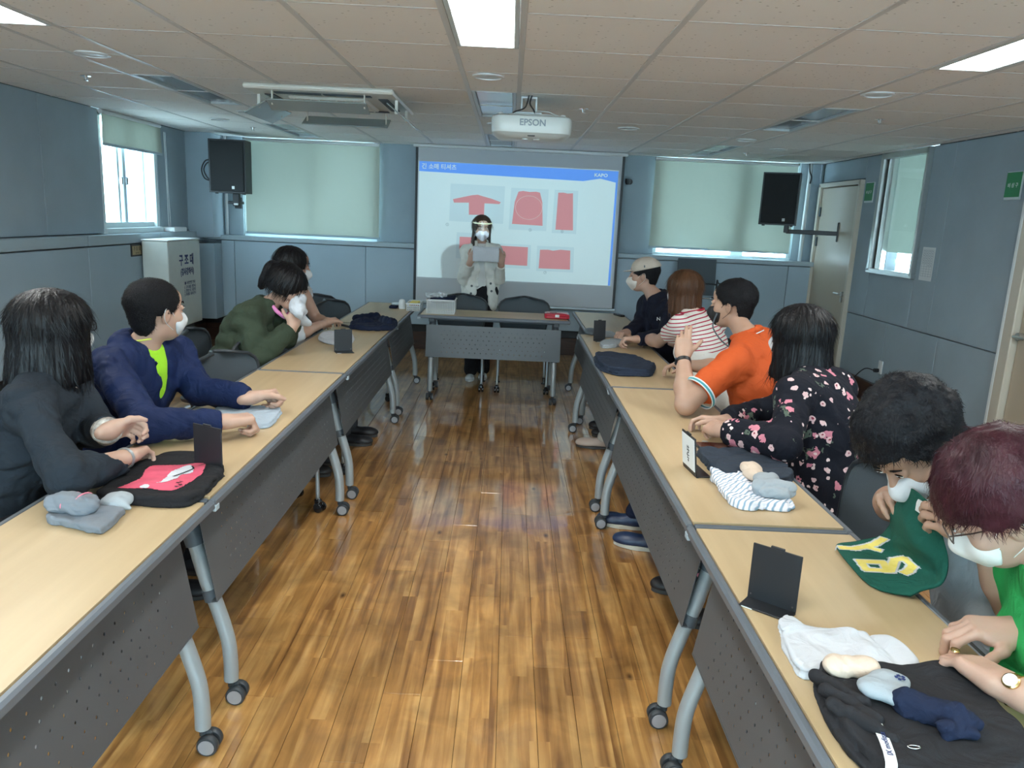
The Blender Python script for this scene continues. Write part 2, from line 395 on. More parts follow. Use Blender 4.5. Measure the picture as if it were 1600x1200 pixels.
def tile_mat():
    m = mat('mineral_ceiling_tile', (.84, .83, .81), .95); nt = m.node_tree; b = nt.nodes['Principled BSDF']; L = nt.links.new
    g = nt.nodes.new('ShaderNodeNewGeometry'); v = nt.nodes.new('ShaderNodeTexVoronoi'); v.inputs['Scale'].default_value = 42; v.inputs['Randomness'].default_value = 1
    mp = nt.nodes.new('ShaderNodeMapping'); mp.inputs['Scale'].default_value = (.7, 1.3, 1); L(g.outputs['Position'], mp.inputs[0]); L(mp.outputs[0], v.inputs[0])
    r = nt.nodes.new('ShaderNodeMapRange'); r.inputs[1].default_value = .10; r.inputs[2].default_value = .19; L(v.outputs['Distance'], r.inputs[0])
    s = nt.nodes.new('ShaderNodeSeparateColor'); L(v.outputs['Color'], s.inputs[0]); q = nt.nodes.new('ShaderNodeMath'); q.operation = 'GREATER_THAN'; q.inputs[1].default_value = .3; L(s.outputs[0], q.inputs[0])
    mx = nt.nodes.new('ShaderNodeMath'); mx.operation = 'MAXIMUM'; L(r.outputs[0], mx.inputs[0]); L(q.outputs[0], mx.inputs[1])
    c = nt.nodes.new('ShaderNodeMix'); c.data_type = 'RGBA'; c.inputs['A'].default_value = (.32, .31, .30, 1); c.inputs['B'].default_value = (.84, .83, .81, 1); L(mx.outputs[0], c.inputs[0]); L(c.outputs['Result'], b.inputs['Base Color'])
    return m
M_tile = tile_mat()
M_tbar = mat('grid_bar', (.62, .62, .61), .45)

# ---------------------------------------------------------------- room shell
WL, WR, FY, BY, ZC = -3.475, 3.42, 8.82, -2.6, 2.265
# floor: boards 125 mm wide
floor = struct(MB().box(((WL+WR)/2, (FY+BY)/2, -.03), (WR-WL+.6, FY-BY+.6, .04)).build('floor', mat('floor_base', (.03, .015, .008), .9)))
PW, PL = .125, 1.22
plank_mesh = None; rest = MB(); i = 0
x = WL
rr = random.Random(3)
def plank(mb, cx, y0, y1, x0, x1): mb.box(((x0+x1)/2, (y0+y1)/2, -.005), (x1-x0-.0012, y1-y0-.0012, .010), .0012)
while x < WR-.001:
    x1 = min(x+PW, WR); y = BY-rr.random()*PL
    while y < FY:
        y1 = min(y+PL, FY); y0 = max(y, BY)
        if y1-y0 > .03:
            if -1.35 < x < 1.3 and y1 > 1.6:
                if y1-y0 > PL-.001 and x1-x > PW-.001:
                    if plank_mesh is None: mb = MB(); mb.box((0, 0, 0), (PW-.0012, PL-.0012, .010), .0012); o = mb.build('plank', M_floor, floor); plank_mesh = o.data
                    else: o = bpy.data.objects.new('plank', plank_mesh); COL.objects.link(o); o.parent = floor
                    o.location = ((x+x1)/2, (y0+y1)/2, -.005)
                else: mb = MB(); plank(mb, 0, y0, y1, x, x1); mb.build('plank', M_floor, floor)
            else: plank(rest, 0, y0, y1, x, x1)
        y = y1
    x = x1
o = rest.build('outer_planks', M_floor, floor); o['kind'] = 'stuff'

# ceiling: backing, tiles, runners, cross tees
ceiling = struct(MB().box(((WL+WR)/2, (FY+BY)/2, ZC+.09), (WR-WL+.6, FY-BY+.6, .04)).build('ceiling', mat('ceiling_void', (.1, .1, .1), .9)))
CX = [WL, -2.90, -2.31, -2.02, -1.445, -.865, -.285, .015, .60, 1.21, 1.82, 2.10, 2.70, 3.30, WR]
CY = [3.627+.61*k for k in range(-10, 10)]; CY = [BY]+[y for y in CY if BY < y < FY]+[FY]
ONP = [(2, 2), (6, 2), (10, 2)]
strips = (2, 6, 10)
def prow(y0): # rows that hold light panels
    k = round((y0-3.627)/.61); return {-2: 'on0', -1: 'on1', 2: 'off0', 3: 'off1', 6: 'off0', 7: 'off1', -6: 'on0', -5: 'on1'}.get(k)
tmesh = {}
for ci in range(len(CX)-1):
    for ri in range(len(CY)-1):
        x0, x1, y0, y1 = CX[ci], CX[ci+1], CY[ri], CY[ri+1]
        if ci in strips and prow(y0): continue
        key = (round(x1-x0, 3), round(y1-y0, 3))
        if y1 > 1.7:
            if key not in tmesh:
                mb = MB(); mb.box((0, 0, .012), (key[0]-.012, key[1]-.012, .02), .004); o = mb.build('ceiling_tile', M_tile, ceiling); tmesh[key] = o.data
            else: o = bpy.data.objects.new('ceiling_tile', tmesh[key]); COL.objects.link(o); o.parent = ceiling
            o.location = ((x0+x1)/2, (y0+y1)/2, ZC-.001)
        else:
            tmesh.setdefault('rest', MB()).box(((x0+x1)/2, (y0+y1)/2, ZC+.011), (x1-x0-.012, y1-y0-.012, .02))
o = tmesh['rest'].build('rear_tiles', M_tile, ceiling); o['kind'] = 'stuff'
for xx in CX[1:-1]: MB().box((xx, (FY+BY)/2, ZC+.002), (.026, FY-BY, .008), .001).build('ceiling_runner', M_tbar, ceiling)
for yy in CY[1:-1]: MB().box(((WL+WR)/2, yy, ZC+.003), (WR-WL, .012, .006), .001).build('cross_tee', M_tbar, ceiling)

# walls
for nm_, c_, d_ in (('leak_strip_3', (WL-.10, (FY+BY)/2, 2.35), (.12, FY-BY+.4, .12)), ('leak_strip_4', (WR+.10, (FY+BY)/2, 2.35), (.12, FY-BY+.4, .12)), ('leak_strip_5', (0, FY+.10, 2.35), (7.2, .12, .12)), ('leak_strip_6', (0, BY-.05, 2.36), (7.2, .12, .12))): struct(MB().box(c_, d_).build(nm_, M_seam))  # unseen strips added to stop daylight leaking in above the walls
def wall(name, c, d, m=M_wall): return struct(MB().box(c, d).build(name, m))
def panel(par, c, d, m=M_wall, b=.004, nm='wall_panel'): return MB().box(c, d, b).build(nm, m, par)
T = .12
# right wall
wr = wall('wall_right', (WR+.10, (6.53+BY)/2, 1.3), (.10, 6.53-BY, 2.7), M_seam)
MB().box((WR+.10, (7.16+FY)/2, 1.3), (.10, FY-7.16, 2.7)).build('pier', M_seam, wr); MB().box((WR+.10, 6.845, .6), (.10, .63, 1.24)).build('pier', M_seam, wr)
# right wall is clad with fabric panels; opening for interior window Y 6.51..7.31, z 1.22..2.26
ys = [7.70, 6.85, 6.18, 5.24]
for a, b_ in ((7.70, 6.86), (6.86, 6.02), (6.02, 5.20)): panel(wr, (WR+.025, (a+b_)/2, .475), (.05, a-b_-.004, .572))
panel(wr, (WR+.025, 8.77, 1.13), (.05, .10, 2.26))
panel(wr, (WR+.025, 8.23, 2.163), (.05, 1.06, .20))
panel(wr, (WR+.025, (7.70+7.335)/2, 1.516), (.05, .361, 1.494)); panel(wr, (WR+.025, 6.925, .985), (.05, .812, .434)); panel(wr, (WR+.025, (6.515+6.18)/2, 1.516), (.05, .331, 1.494))
panel(wr, (WR+.025, (6.18+5.20)/2, 1.516), (.05, .976, 1.494))
panel(wr, (WR+.025, 4.62, 2.17), (.05, 1.15, .19))
for a, b_ in ((4.04, 2.8), (2.8, 1.5), (1.5, .2), (.2, -1.2), (-1.2, -2.55)):
    panel(wr, (WR+.025, (a+b_)/2, .475), (.05, a-b_-.004, .572)); panel(wr, (WR+.025, (a+b_)/2, 1.516), (.05, a-b_-.004, 1.494))
MB().box((WR-.012, 6.45, .095), (.024, 2.5, .19), .003).build('skirting', M_brown, wr)
MB().box((WR-.012, .8, .095), (.024, 6.5, .19), .003).build('skirting', M_brown, wr)
# interior window in right wall
w1 = struct(MB().box((WR-.005, 6.925, 1.205), (.07, .84, .045), .004).build('window_1', M_alu))
for c, d in (((WR-.005, 7.31, 1.73), (.07, .05, 1.06)), ((WR-.005, 6.53, 1.73), (.07, .03, 1.06)), ((WR-.005, 6.92, 2.235), (.07, .80, .05)), ((WR+.02, 7.20, 1.72), (.05, .09, 1.0))): MB().box(c, d, .004).build('window_frame', M_alu, w1)
MB().box((WR+.035, 6.86, 1.72), (.006, .64, 1.0)).build('pane', M_glass, w1)
mesh_obj('drawn_blind', [(WR+.047, 6.54, 1.385), (WR+.047, 7.17, 1.385), (WR+.047, 7.17, 2.24), (WR+.047, 6.54, 2.24)], [(0, 1, 2, 3)], M_blind, w1)

# door 1 far right
d1 = struct(MB().box((WR+.01, 8.21, 1.0), (.05, .94, 2.0), .004).build('door_1', M_door))
for c, d in (((WR-.005, 8.70, 1.02), (.08, .05, 2.04)), ((WR-.005, 7.72, 1.02), (.08, .045, 2.04)), ((WR-.005, 8.21, 2.03), (.08, 1.03, .045))): MB().box(c, d, .005).build('door_frame', M_doorfr, d1)
for z in (1.75, 1.43, .3): MB().box((WR-.02, 8.665, z), (.02, .03, .10), .003).build('hinge', M_seam, d1)
mb = MB(); mb.cyl((WR-.03, 7.80, .93), .024, .03, 0); mb.tube([(WR-.045, 7.80, .93), (WR-.07, 7.80, .93), (WR-.07, 7.83, .93), (WR-.07, 7.92, .93)], .009, 8); mb.box((WR-.03, 7.815, .87), (.015, .03, .05), .004); mb.build('door_handle', M_alu, d1, .6)
# door 2 near right
d2 = struct(MB().box((WR+.012, 4.60, 1.0), (.04, .92, 2.0), .004).build('door_2', M_door))
for c, d in (((WR-.005, 5.12, 1.03), (.09, .10, 2.06)), ((WR-.005, 4.10, 1.03), (.09, .10, 2.06)), ((WR-.005, 4.61, 2.05), (.09, 1.12, .06))): MB().box(c, d, .006).build('door_frame', M_doorfr, d2)
MB().box((WR-.02, 5.185, 1.03), (.06, .03, 2.06), .004).build('frame_trim', M_white, d2)
mb = MB(); mb.cyl((WR-.03, 5.02, .92), .026, .03, 0); mb.tube([(WR-.045, 5.02, .92), (WR-.07, 5.02, .92), (WR-.07, 4.98, .92), (WR-.07, 4.90, .92)], .010, 8); mb.build('door_handle', M_alu, d2, .6)
# far wall with two window openings
WLx = (-2.99, -1.50); WRx = (1.62, 3.18); WZ = 1.20
wf = wall('wall_far', ((WL+WR)/2, FY+.10, .60), (WR-WL+.4, .10, 1.2), M_seam)
def fpanel(x0, x1, z0, z1, m=M_wall, y=FY+.025, t=.05, par=wf): return MB().box(((x0+x1)/2, y, (z0+z1)/2), (x1-x0-.004, t, z1-z0-.003), .004).build('wall_panel', m, par)
MB().box((WL-.02+.25, FY+.10, 1.75), (.52, .10, 1.1)).build('pier', M_seam, wf); MB().box((.06, FY+.10, 1.75), (3.12, .10, 1.1)).build('pier', M_seam, wf); MB().box((3.36, FY+.10, 1.75), (.36, .10, 1.1)).build('pier', M_seam, wf)
MB().box((0, FY+.10, 2.30), (7.3, .10, .05)).build('lintel', M_seam, wf)
for a, b_ in ((WL, -2.99), (-1.50, -.4), (-.4, .6), (.6, 1.62), (3.18, WR)): fpanel(a, b_, 1.2, 2.27)
for a, b_ in ((WL+.27, -3.06), (-3.06, -1.60), (-1.60, -.2), (-.2, 1.2), (1.2, 3.13), (3.13, WR)): fpanel(a, b_, .30, 1.145, M_wain, FY-.06, .16)
MB().box(((WL+WR)/2, FY-.055, 1.175), (WR-WL, .19, .05), .006).build('ledge', M_ledge, wf)
MB().box(((WL+WR)/2, FY+.01, .24), (WR-WL, .03, .12)).build('shadow_gap', M_black, wf)  # solid black bar, shade under the wainscot put into its colour
MB().box(((WL+WR)/2, FY-.01, .10), (WR-WL, .024, .20), .003).build('skirting', M_brown, wf)
def window(n, x0, x1, mull):
    wn = struct(MB().box(((x0+x1)/2, FY+.06, WZ+.015), (x1-x0, .10, .03), .003).build('window_%d' % n, M_frame))
    for c, d in (((x0+.02, FY+.06, 1.75), (.04, .08, 1.04)), ((x1-.02, FY+.06, 1.75), (.04, .08, 1.04)), (((x0+x1)/2, FY+.06, 2.26), (x1-x0, .08, .04)), ((mull, FY+.06, 1.75), (.14 if n == 3 else .05, .06, 1.04))): MB().box(c, d, .003).build('window_frame', M_frame, wn)
    for a, b_ in ((x0+.04, mull-.03), (mull+.03, x1-.04)): MB().box(((a+b_)/2, FY+.07, 1.75), (b_-a, .006, 1.03)).build('pane', M_glass, wn)
    return wn
window(2, *WLx, -2.2); window(3, WRx[0], WRx[1], 2.58)
# left wall
LY = (6.72, 7.80)
wl = wall('wall_left', (WL-.10, (FY+BY)/2, .62), (.10, FY-BY, 1.24), M_seam)
MB().box((WL-.10, (LY[0]+BY)/2, 1.77), (.10, LY[0]-BY, 1.06)).build('pier', M_seam, wl); MB().box((WL-.10, (FY+LY[1])/2, 1.77), (.10, FY-LY[1], 1.06)).build('pier', M_seam, wl)
yy = [6.72, 5.89, 4.7, 3.5, 2.3, 1.1, -.1, -1.3, -2.6]
for a, b_ in zip(yy[:-1], yy[1:]): panel(wl, (WL-.025, (a+b_)/2, 1.755), (.05, a-b_-.004, 1.02))
panel(wl, (WL-.025, 8.13, 1.755), (.05, .66, 1.02)); panel(wl, (WL-.025, 8.64, 1.755), (.05, .35, 1.02))
yy = [8.82, 7.6, 6.29, 5.0, 3.7, 2.4, 1.1, -.2, -1.5, -2.6]
for a, b_ in zip(yy[:-1], yy[1:]): panel(wl, (WL+.03, (a+b_)/2, .72), (.10, a-b_-.004, .845), M_wain)
for a, b_ in zip(yy[:-1], yy[1:]): panel(wl, (WL+.025, (a+b_)/2, 1.195), (.12, a-b_-.004, .085), M_ledge, .006, 'ledge')
MB().box((WL+.0, 3.1, .245), (.03, 11.4, .11)).build('shadow_gap', M_black, wl)  # black bar again stands in for the shade below the panels
MB().box((WL+.012, 3.1, .10), (.024, 11.4, .20), .003).build('skirting', M_brown, wl)
w4 = struct(MB().box((WL-.04, 7.26, 1.262), (.14, 1.10, .05), .004).build('window_4', M_frame))
for c, d in (((WL-.05, 7.76, 1.76), (.10, .06, 1.0)), ((WL-.05, 6.74, 1.76), (.10, .04, 1.0)), ((WL-.05, 7.25, 2.24), (.10, 1.06, .05)), ((WL-.07, 7.22, 1.76), (.05, .05, 1.0)), ((WL-.08, 7.14, 1.76), (.04, .035, 1.0)), ((WL-.06, 7.25, 1.31), (.06, 1.0, .05))): MB().box(c, d, .004).build('window_frame', M_frame, w4)
for a, b_ in ((6.76, 7.19), (7.25, 7.73)): MB().box((WL-.08, (a+b_)/2, 1.77), (.006, b_-a, .95)).build('pane', M_glass, w4)
for y_ in (7.13, 7.23): MB().box((WL-.035, y_, 1.70), (.03, .02, .07), .006).build('window_latch', M_chrome, w4)
# back wall behind the camera
wb = wall('wall_back', ((WL+WR)/2, BY-.05, .5), (WR-WL+.4, .10, 1.0), M_wall)
MB().box(((WL+WR)/2, BY-.05, 2.28), (WR-WL+.4, .10, .16)).build('lintel', M_wall, wb)
for x_ in (WL-.05, WR+.05): MB().box((x_, BY-.05, 1.6), (.6, .10, 1.3)).build('pier', M_wall, wb)
w5 = struct(MB().box(((WL+WR)/2, BY-.05, 1.02), (6.3, .14, .04), .004).build('window_5', M_frame))  # unseen window, added to bring daylight onto people from behind the camera
for k in range(6): MB().box((-3.13+k*1.243, BY-.05, 1.6), (.06, .08, 1.2), .004).build('window_frame', M_frame, w5)
for k in range(5): MB().box((-2.51+k*1.243, BY-.05, 1.6), (1.18, .006, 1.17)).build('pane', M_glass, w5)
# corner column left + white conduits
MB().box((WL+.135, 8.645, 1.72), (.27, .35, 1.09), .004).build('trim_1', M_wall)['kind'] = 'structure'
MB().box((WL+.135, 8.645, .70), (.275, .355, .82), .004).build('trim_2', M_wain)['kind'] = 'structure'
def conduit(name, pts, r, m, label, cat='pipe'):
    return tag(MB().tube(pts, r, 10).build(name, m, None, True), label, cat)
conduit('wall_conduit', [(-3.17, 8.79, 1.2), (-3.17, 8.79, 2.264)], .016, M_white, 'white vertical conduit on far wall beside the left loudspeaker')
conduit('wall_conduit', [(3.28, 8.78, 1.2), (3.28, 8.78, 2.264)], .022, M_white, 'white vertical conduit on far wall right of the right loudspeaker')
# outside: pale corrugated neighbour wall and daylight
bl = tag(MB().box((-5.3, 14.3, .5), (3.4, .3, 11)).build('neighbour_building', mat('pale_metal_siding', (.42, .52, .80), .5)), 'pale blue ribbed building seen through the open left window', 'building')
mb = MB()
for k in range(22): mb.box((-6.95+k*.15, 14.12, .5), (.06 if k % 3 else .10, .10, 11), .01)
mb.build('siding_rib', mat('pale_metal_rib', (.72, .82, .92), .5), bl, kind='stuff')
g_ = tag(MB().box((-14, 12, -4.1), (20, 30, .2)).build('outdoor_ground', mat('pale_ground', (.5, .5, .48), .9)), 'pale ground far below the left window', 'ground')
g_['kind'] = 'structure'
# ---------------------------------------------------------------- ceiling fixtures
M_on = mat('lit_panel', (.9, .9, .9), .5, emit=(.97, 1, .98), estr=PANEL)
M_off = mat('unlit_acrylic_panel', (.30, .36, .42), .16, spec=.7)
M_lf = mat('panel_frame', (.58, .64, .66), .4)
def ceiling_light(ci, y0, on, label, cat='ceiling light'):
    x0, x1 = CX[ci]+.013, CX[ci+1]-.013; y1 = y0+1.21; cx, cy = (x0+x1)/2, (y0+y1)/2
    t = thing('ceiling_light', label, cat, (cx, cy, ZC))
    w_, l_ = x1-x0, y1-y0-.012
    mb = MB()
    for s in (-1, 1): mb.box((s*(w_/2-.012), 0, .02), (.022, l_, .045), .003)
    for s in (-1, 1): mb.box((0, s*(l_/2-.006), .02), (w_-.05, .010, .045), .002)
    mb.build('light_frame', M_lf, t)
    MB().box((0, 0, .02), (w_-.048, l_-.024, .01), .002).build('diffuser', M_on if on else M_off, t)
names = {2: 'left', 6: 'middle', 10: 'right'}
for ci in strips:
    n = names[ci]
    ceiling_light(ci, 3.627-1.22, True, {2: 'lit ceiling panel at the top left corner of the view', 6: 'lit ceiling panel in front of the projector', 10: 'lit ceiling panel over the right row of people'}[ci])
    ceiling_light(ci, 3.627+1.22, False, {2: 'unlit blue-grey ceiling panel left of the air conditioner', 6: 'unlit ceiling panel beside the projector mount', 10: 'unlit ceiling panel right of the projector'}[ci])
    ceiling_light(ci, 3.627+3.66, False, {2: 'unlit ceiling panel near the far wall above left loudspeaker', 6: 'unlit ceiling panel hidden beyond the projector', 10: 'unlit ceiling panel near the far wall above right blind'}[ci])
    ceiling_light(ci, 3.627-3.66, True, 'lit ceiling panel above and behind the camera, %s row' % n)
def downlight(x, y, label, r=.085):
    t = thing('downlight', label, 'downlight', (x, y, ZC))
    MB().lathe((0, 0, 0), [(r, 0), (r, -.006), (r*.82, -.010), (r*.80, .0)], n=28).build('trim_ring', M_white, t, .6)
    MB().lathe((0, 0, -.004), [(r*.80, 0), (r*.72, .012), (.03, .02), (0.001, .02)], n=24).build('lens', M_lf, t, .6)
for x, y, l in ((-.153, 4.33, 'round downlight between lit middle panel and projector'), (-2.195, 4.24, 'round downlight on left in front of unlit left panel'), (1.914, 4.30, 'round downlight over right row in front of unlit right panel'),
    (.891, 6.32, 'round downlight right of the projector towards the screen'), (-.14, 6.45, 'round downlight half hidden behind the projector'), (-2.14, 6.45, 'round downlight left beyond the air conditioner'), (-2.6, 7.1, 'round downlight in front of left loudspeaker'),
    (1.95, 6.75, 'round downlight above the right blind, nearer one'), (2.45, 7.4, 'round downlight above right loudspeaker')): downlight(x, y, l)
def sprinkler(x, y, label):
    t = thing('sprinkler', label, 'sprinkler', (x, y, ZC))
    MB().lathe((0, 0, -.006), [(.03, .006), (.03, .002), (.012, 0), (.008, -.02)], n=16).build('rosette', M_chrome, t, .6)
    MB().lathe((0, 0, -.03), [(.004, .006), (.014, .002), (.014, 0), (.002, -.002)], n=14).build('deflector', M_chrome, t, .6)
for x, y, l in ((-2.63, 4.98, 'chrome sprinkler on ceiling left of the unlit left panel'), (.45, 5.35, 'chrome sprinkler on ceiling just right of the projector'), (2.35, 5.2, 'chrome sprinkler on ceiling over the right door'), (-2.5, 7.7, 'small sprinkler near far wall above left blind'), (2.3, 7.9, 'small sprinkler near far wall above right blind')): sprinkler(x, y, l)
# air conditioner cassette
M_ac = mat('cream_plastic', (.74, .71, .64), .35)
M_flap = mat('flap_clear_plastic', (.42, .48, .48), .15, trans=.25)
ac = thing('air_conditioner', 'cream four-way ceiling air conditioner with hanging deflector flaps', 'air conditioner', (-1.205, 5.43, ZC-.004))
mb = MB(); H = .46
mb.box((0, 0, -.012), (2*H, 2*.50, .03), .010); mb.build('face_panel', M_ac, ac)
MB().box((0, .0, -.034), (.50, .50, .02), .008).build('intake_grille', M_ac, ac)
mb = MB()
for k in range(9): mb.box((-.22+k*.055, 0, -.046), (.012, .46, .006), .001)
mb.build('grille_bars', M_ac, ac, kind='stuff')
for s in (-1, 1):
    MB().box((0, s*.36, -.029), (.60, .06, .006)).build('air_slot', M_black, ac); MB().box((s*.36, 0, -.029), (.06, .56, .006)).build('air_slot', M_black, ac)
    MB().box((0, s*.36, -.03), (.008, .06, .012)).build('slot_divider', M_ac, ac)
Rx = Matrix.Rotation(-.5, 3, 'X'); Ry = Matrix.Rotation(.75, 3, 'Y')
MB().box((-.02, -.40, -.105), (.62, .14, .008), .003, Matrix.Rotation(-.35, 3, 'X')).build('flap', M_flap, ac)
MB().box((-.02, .44, -.10), (.62, .16, .008), .003, Matrix.Rotation(.45, 3, 'X')).build('flap', M_flap, ac)
MB().box((-.45, .0, -.11), (.16, .60, .008), .003, Matrix.Rotation(-.5, 3, 'Y')).build('flap', M_flap, ac)
MB().box((.45, .0, -.10), (.16, .60, .008), .003, Matrix.Rotation(.65, 3, 'Y')).build('flap', M_flap, ac)
for px, py in ((-.30, -.42), (.27, -.42), (-.30, .42), (.27, .42)): MB().box((px, py, -.06), (.008, .02, .10), .002).build('flap_bracket', M_ac, ac)
for px, py in ((-.44, -.24), (-.44, .24), (.44, -.24), (.44, .24)): MB().box((px, py, -.06), (.02, .008, .10), .002).build('flap_bracket', M_ac, ac)

# projector
M_pj = mat('projector_white', (.66, .70, .68), .35)
pj = thing('projector', 'white ceiling-mounted projector lettered EPSON on its back', 'projector', (.10, 4.98, 2.09))
def rrect(w_, d_, r, n=6):
    out = []
    for cx, cy, a in ((w_-r, d_-r, 0), (-w_+r, d_-r, 90), (-w_+r, -d_+r, 180), (w_-r, -d_+r, 270)):
        for k in range(n+1): an = math.radians(a+90*k/n); out.append((cx+r*math.cos(an), cy+r*math.sin(an)))
    return out
def slab(prof, z, rs, name, m, par, sm=.7):
    """stack of rounded rectangles (w,d,z)"""
    V = []; F = []; n = None
    for (w_, d_, zz) in prof:
        p = rrect(w_, d_, min(rs, w_*.9, d_*.9)); n = len(p); V += [(x, y, zz+z) for x, y in p]
    for i in range(len(prof)-1):
        for k in range(n): l = (k+1) % n; F.append((i*n+k, i*n+l, (i+1)*n+l, (i+1)*n+k))
    F.append(tuple(range(n))[::-1]); F.append(tuple((len(prof)-1)*n+k for k in range(n)))
    mb = MB(); mb.add(V, F); return mb.build(name, m, par, sm)
slab([(.20, .13, -.078), (.225, .155, -.058), (.238, .168, -.05), (.243, .172, -.03), (.243, .172, .03), (.238, .168, .043), (.222, .152, .052)], 0, .07, 'casing', M_pj, pj)
slab([(.15, .10, .052), (.14, .09, .066)], 0, .05, 'top_hump', M_pj, pj)
text('lettering', 'EPSON', .052, frame((.005, -.1735, .005), (1, 0, 0), (0, 0, 1)), mat('letter_grey', (.25, .30, .34), .5), pj, .0008, .0012, 1.0)
MB().box((.0, -.145, -.066), (.045, .008, .007), .002).build('vent_slot', M_black, pj)
for s in (-1, 1):
    MB().lathe((s*.035, -.07, -.078), [(.02, .002), (.02, -.006), (.012, -.008)], n=16).build('foot', M_pj, pj, .6)
    MB().lathe((s*.19, -.10, .048), [(.018, 0), (.016, .016), (.006, .02)], n=14).build('corner_screw', M_pj, pj, .6)
MB().lathe((.15, .165, .0), [(.045, 0), (.042, .03), (.036, .034), (.03, .02)], axis=1, n=24).build('lens_barrel', M_black, pj, .6)
mb = MB()
mb.box((-.02, .0, .208), (.20, .16, .006), .002); mb.box((-.02, 0, .185), (.12, .10, .02), .003); mb.box((-.02, 0, .165), (.10, .08, .014), .003)
for s in (-1, 1): mb.box((-.02+s*.045, 0, .125), (.012, .07, .08), .003); mb.box((-.02+s*.075, -.05, .205), (.02, .03, .02), .003)
mb.box((-.02, 0, .075), (.16, .12, .008), .002); mb.build('ceiling_mount', M_white, pj)
MB().tube(bez([(-.02, -.05, .20), (-.03, -.05, .14), (-.05, -.055, .10), (-.11, -.06, .075), (-.12, -.03, .056)], 6), .0045, 8).build('cable', M_black, pj, True)
MB().tube(bez([(.0, -.05, .19), (-.015, -.06, .13), (.01, -.06, .09), (.02, -.05, .06)], 6), .0045, 8).build('cable', M_black, pj, True)
MB().tube(bez([(.03, -.04, .09), (.10, -.05, .085), (.14, -.06, .07), (.19, -.08, .05)], 6), .003, 8).build('cable', M_white, pj, True)
# the beam: a real spot light whose gate passes a 2.14 m x 1.22 m plain rectangle
ld = bpy.data.lights.new('projector_lamp', 'SPOT'); ld.energy = PROJ; ld.spot_size = math.radians(60); ld.spot_blend = 0; ld.shadow_soft_size = .004; ld.color = (.62, .93, 1)
lo_ = bpy.data.objects.new('projector_lamp', ld); COL.objects.link(lo_); lo_.parent = pj; lo_.location = (.15, .22, 0)
PLX, PLY, PLZ = .25, 5.20, 2.09
lo_.rotation_euler = (math.radians(90), 0, 0)   # looks along +Y, image x = +X, y = +Z
ld.use_nodes = True; nt = ld.node_tree; em = nt.nodes['Emission']; tc = nt.nodes.new('ShaderNodeTexCoord'); sp = nt.nodes.new('ShaderNodeSeparateXYZ'); nt.links.new(tc.outputs['Normal'], sp.inputs[0])
def _m(op, a, b):
    n = nt.nodes.new('ShaderNodeMath'); n.operation = op
    for i_, q in enumerate((a, b)):
        if isinstance(q, (int, float)): n.inputs[i_].default_value = q
        else: nt.links.new(q, n.inputs[i_])
    return n.outputs[0]
D_ = 8.545-PLY
az = _m('ABSOLUTE', sp.outputs[2], 0); u_ = _m('DIVIDE', sp.outputs[0], az); v_ = _m('DIVIDE', sp.outputs[1], az)
g1 = _m('MULTIPLY', _m('GREATER_THAN', u_, (-1.012-PLX)/D_), _m('LESS_THAN', u_, (1.136-PLX)/D_))
g2 = _m('MULTIPLY', _m('GREATER_THAN', v_, (.848-PLZ)/D_), _m('LESS_THAN', v_, (2.085-PLZ)/D_))
nt.links.new(_m('MULTIPLY', g1, g2), em.inputs['Strength'])
GATE = (g1, g2)

# projection screen
scr = thing('projection_screen', 'pulled-down projection screen showing the red shirt folding slide', 'screen', (.0, 8.56, 0))
M_scr = mat('screen_fabric', (.55, .57, .60), .9); 
MB().box((.075, .01, 1.42), (2.21, .006, 1.66), 0).build('fabric', M_scr, scr)
for x_ in (-1.035, 1.185): MB().box((x_, .008, 1.41), (.028, .006, 1.66)).build('black_border', M_black, scr)
MB().box((.075, .01, .575), (2.27, .03, .035), .008).build('weight_bar', M_silver, scr)
MB().box((.075, .01, 2.245), (2.30, .06, .035), .008).build('roller_case', M_white, scr)
def flat(name, poly, m, par, y, t=.0006):
    return MB().prism(poly, t, frame((0, y, 0), (1, 0, 0), (0, 0, 1))).build(name, m, par)
S1 = mat('slide_white', (.80, .84, .84), .9); S2 = mat('slide_blue', (.18, .38, .97), .9); S3 = mat('slide_grey_blue', (.70, .76, .78), .9); S4 = mat('slide_red', (.86, .31, .32), .9); S5 = mat('slide_pale_pink', (.95, .60, .58), .9)  # projected picture painted: its light is put into the colour of thin pieces
S6 = mat('slide_text_grey', (.25, .28, .30), .9)
flat('slide_background', [(-1.008, .85), (1.132, .846), (1.136, 2.067), (-1.008, 2.084)], S1, scr, .0055)
flat('title_bar', [(-1.008, 1.979), (.761, 1.954), (.945, 1.988), (1.115, 1.954), (1.108, .846), (1.132, .846), (1.136, 2.072), (-1.008, 2.084)], S2, scr, .0045)
for p in ([(-.666, 1.865), (-.672, 1.468), (-.082, 1.463), (-.078, 1.860)], [(-.010, 1.85), (-.02, 1.407), (.392, 1.407), (.395, 1.85)], [(.461, 1.85), (.452, 1.39), (.721, 1.39), (.716, 1.85)], [(-.585, 1.35), (-.587, 1.07), (-.30, 1.07), (-.30, 1.35)], [(-.15, 1.25), (-.15, .99), (.235, .99), (.235, 1.25)], [(.302, 1.246), (.306, .972), (.715, .972), (.708, 1.246)]):
    flat('photo_panel', p[::-1], S3, scr, .0047)
flat('pictured_shirt', [(-.637, 1.701), (-.431, 1.752), (-.37, 1.760), (-.316, 1.746), (-.22, 1.725), (-.117, 1.692), (-.131, 1.671), (-.293, 1.672), (-.295, 1.548), (-.459, 1.544), (-.463, 1.672), (-.625, 1.665)][::-1], S4, scr, .0038)
flat('pictured_shirt', [(.069, 1.812), (.12, 1.822), (.19, 1.814), (.26, 1.820), (.303, 1.812), (.334, 1.709), (.349, 1.462), (.014, 1.468), (.034, 1.705)][::-1], S4, scr, .0038)
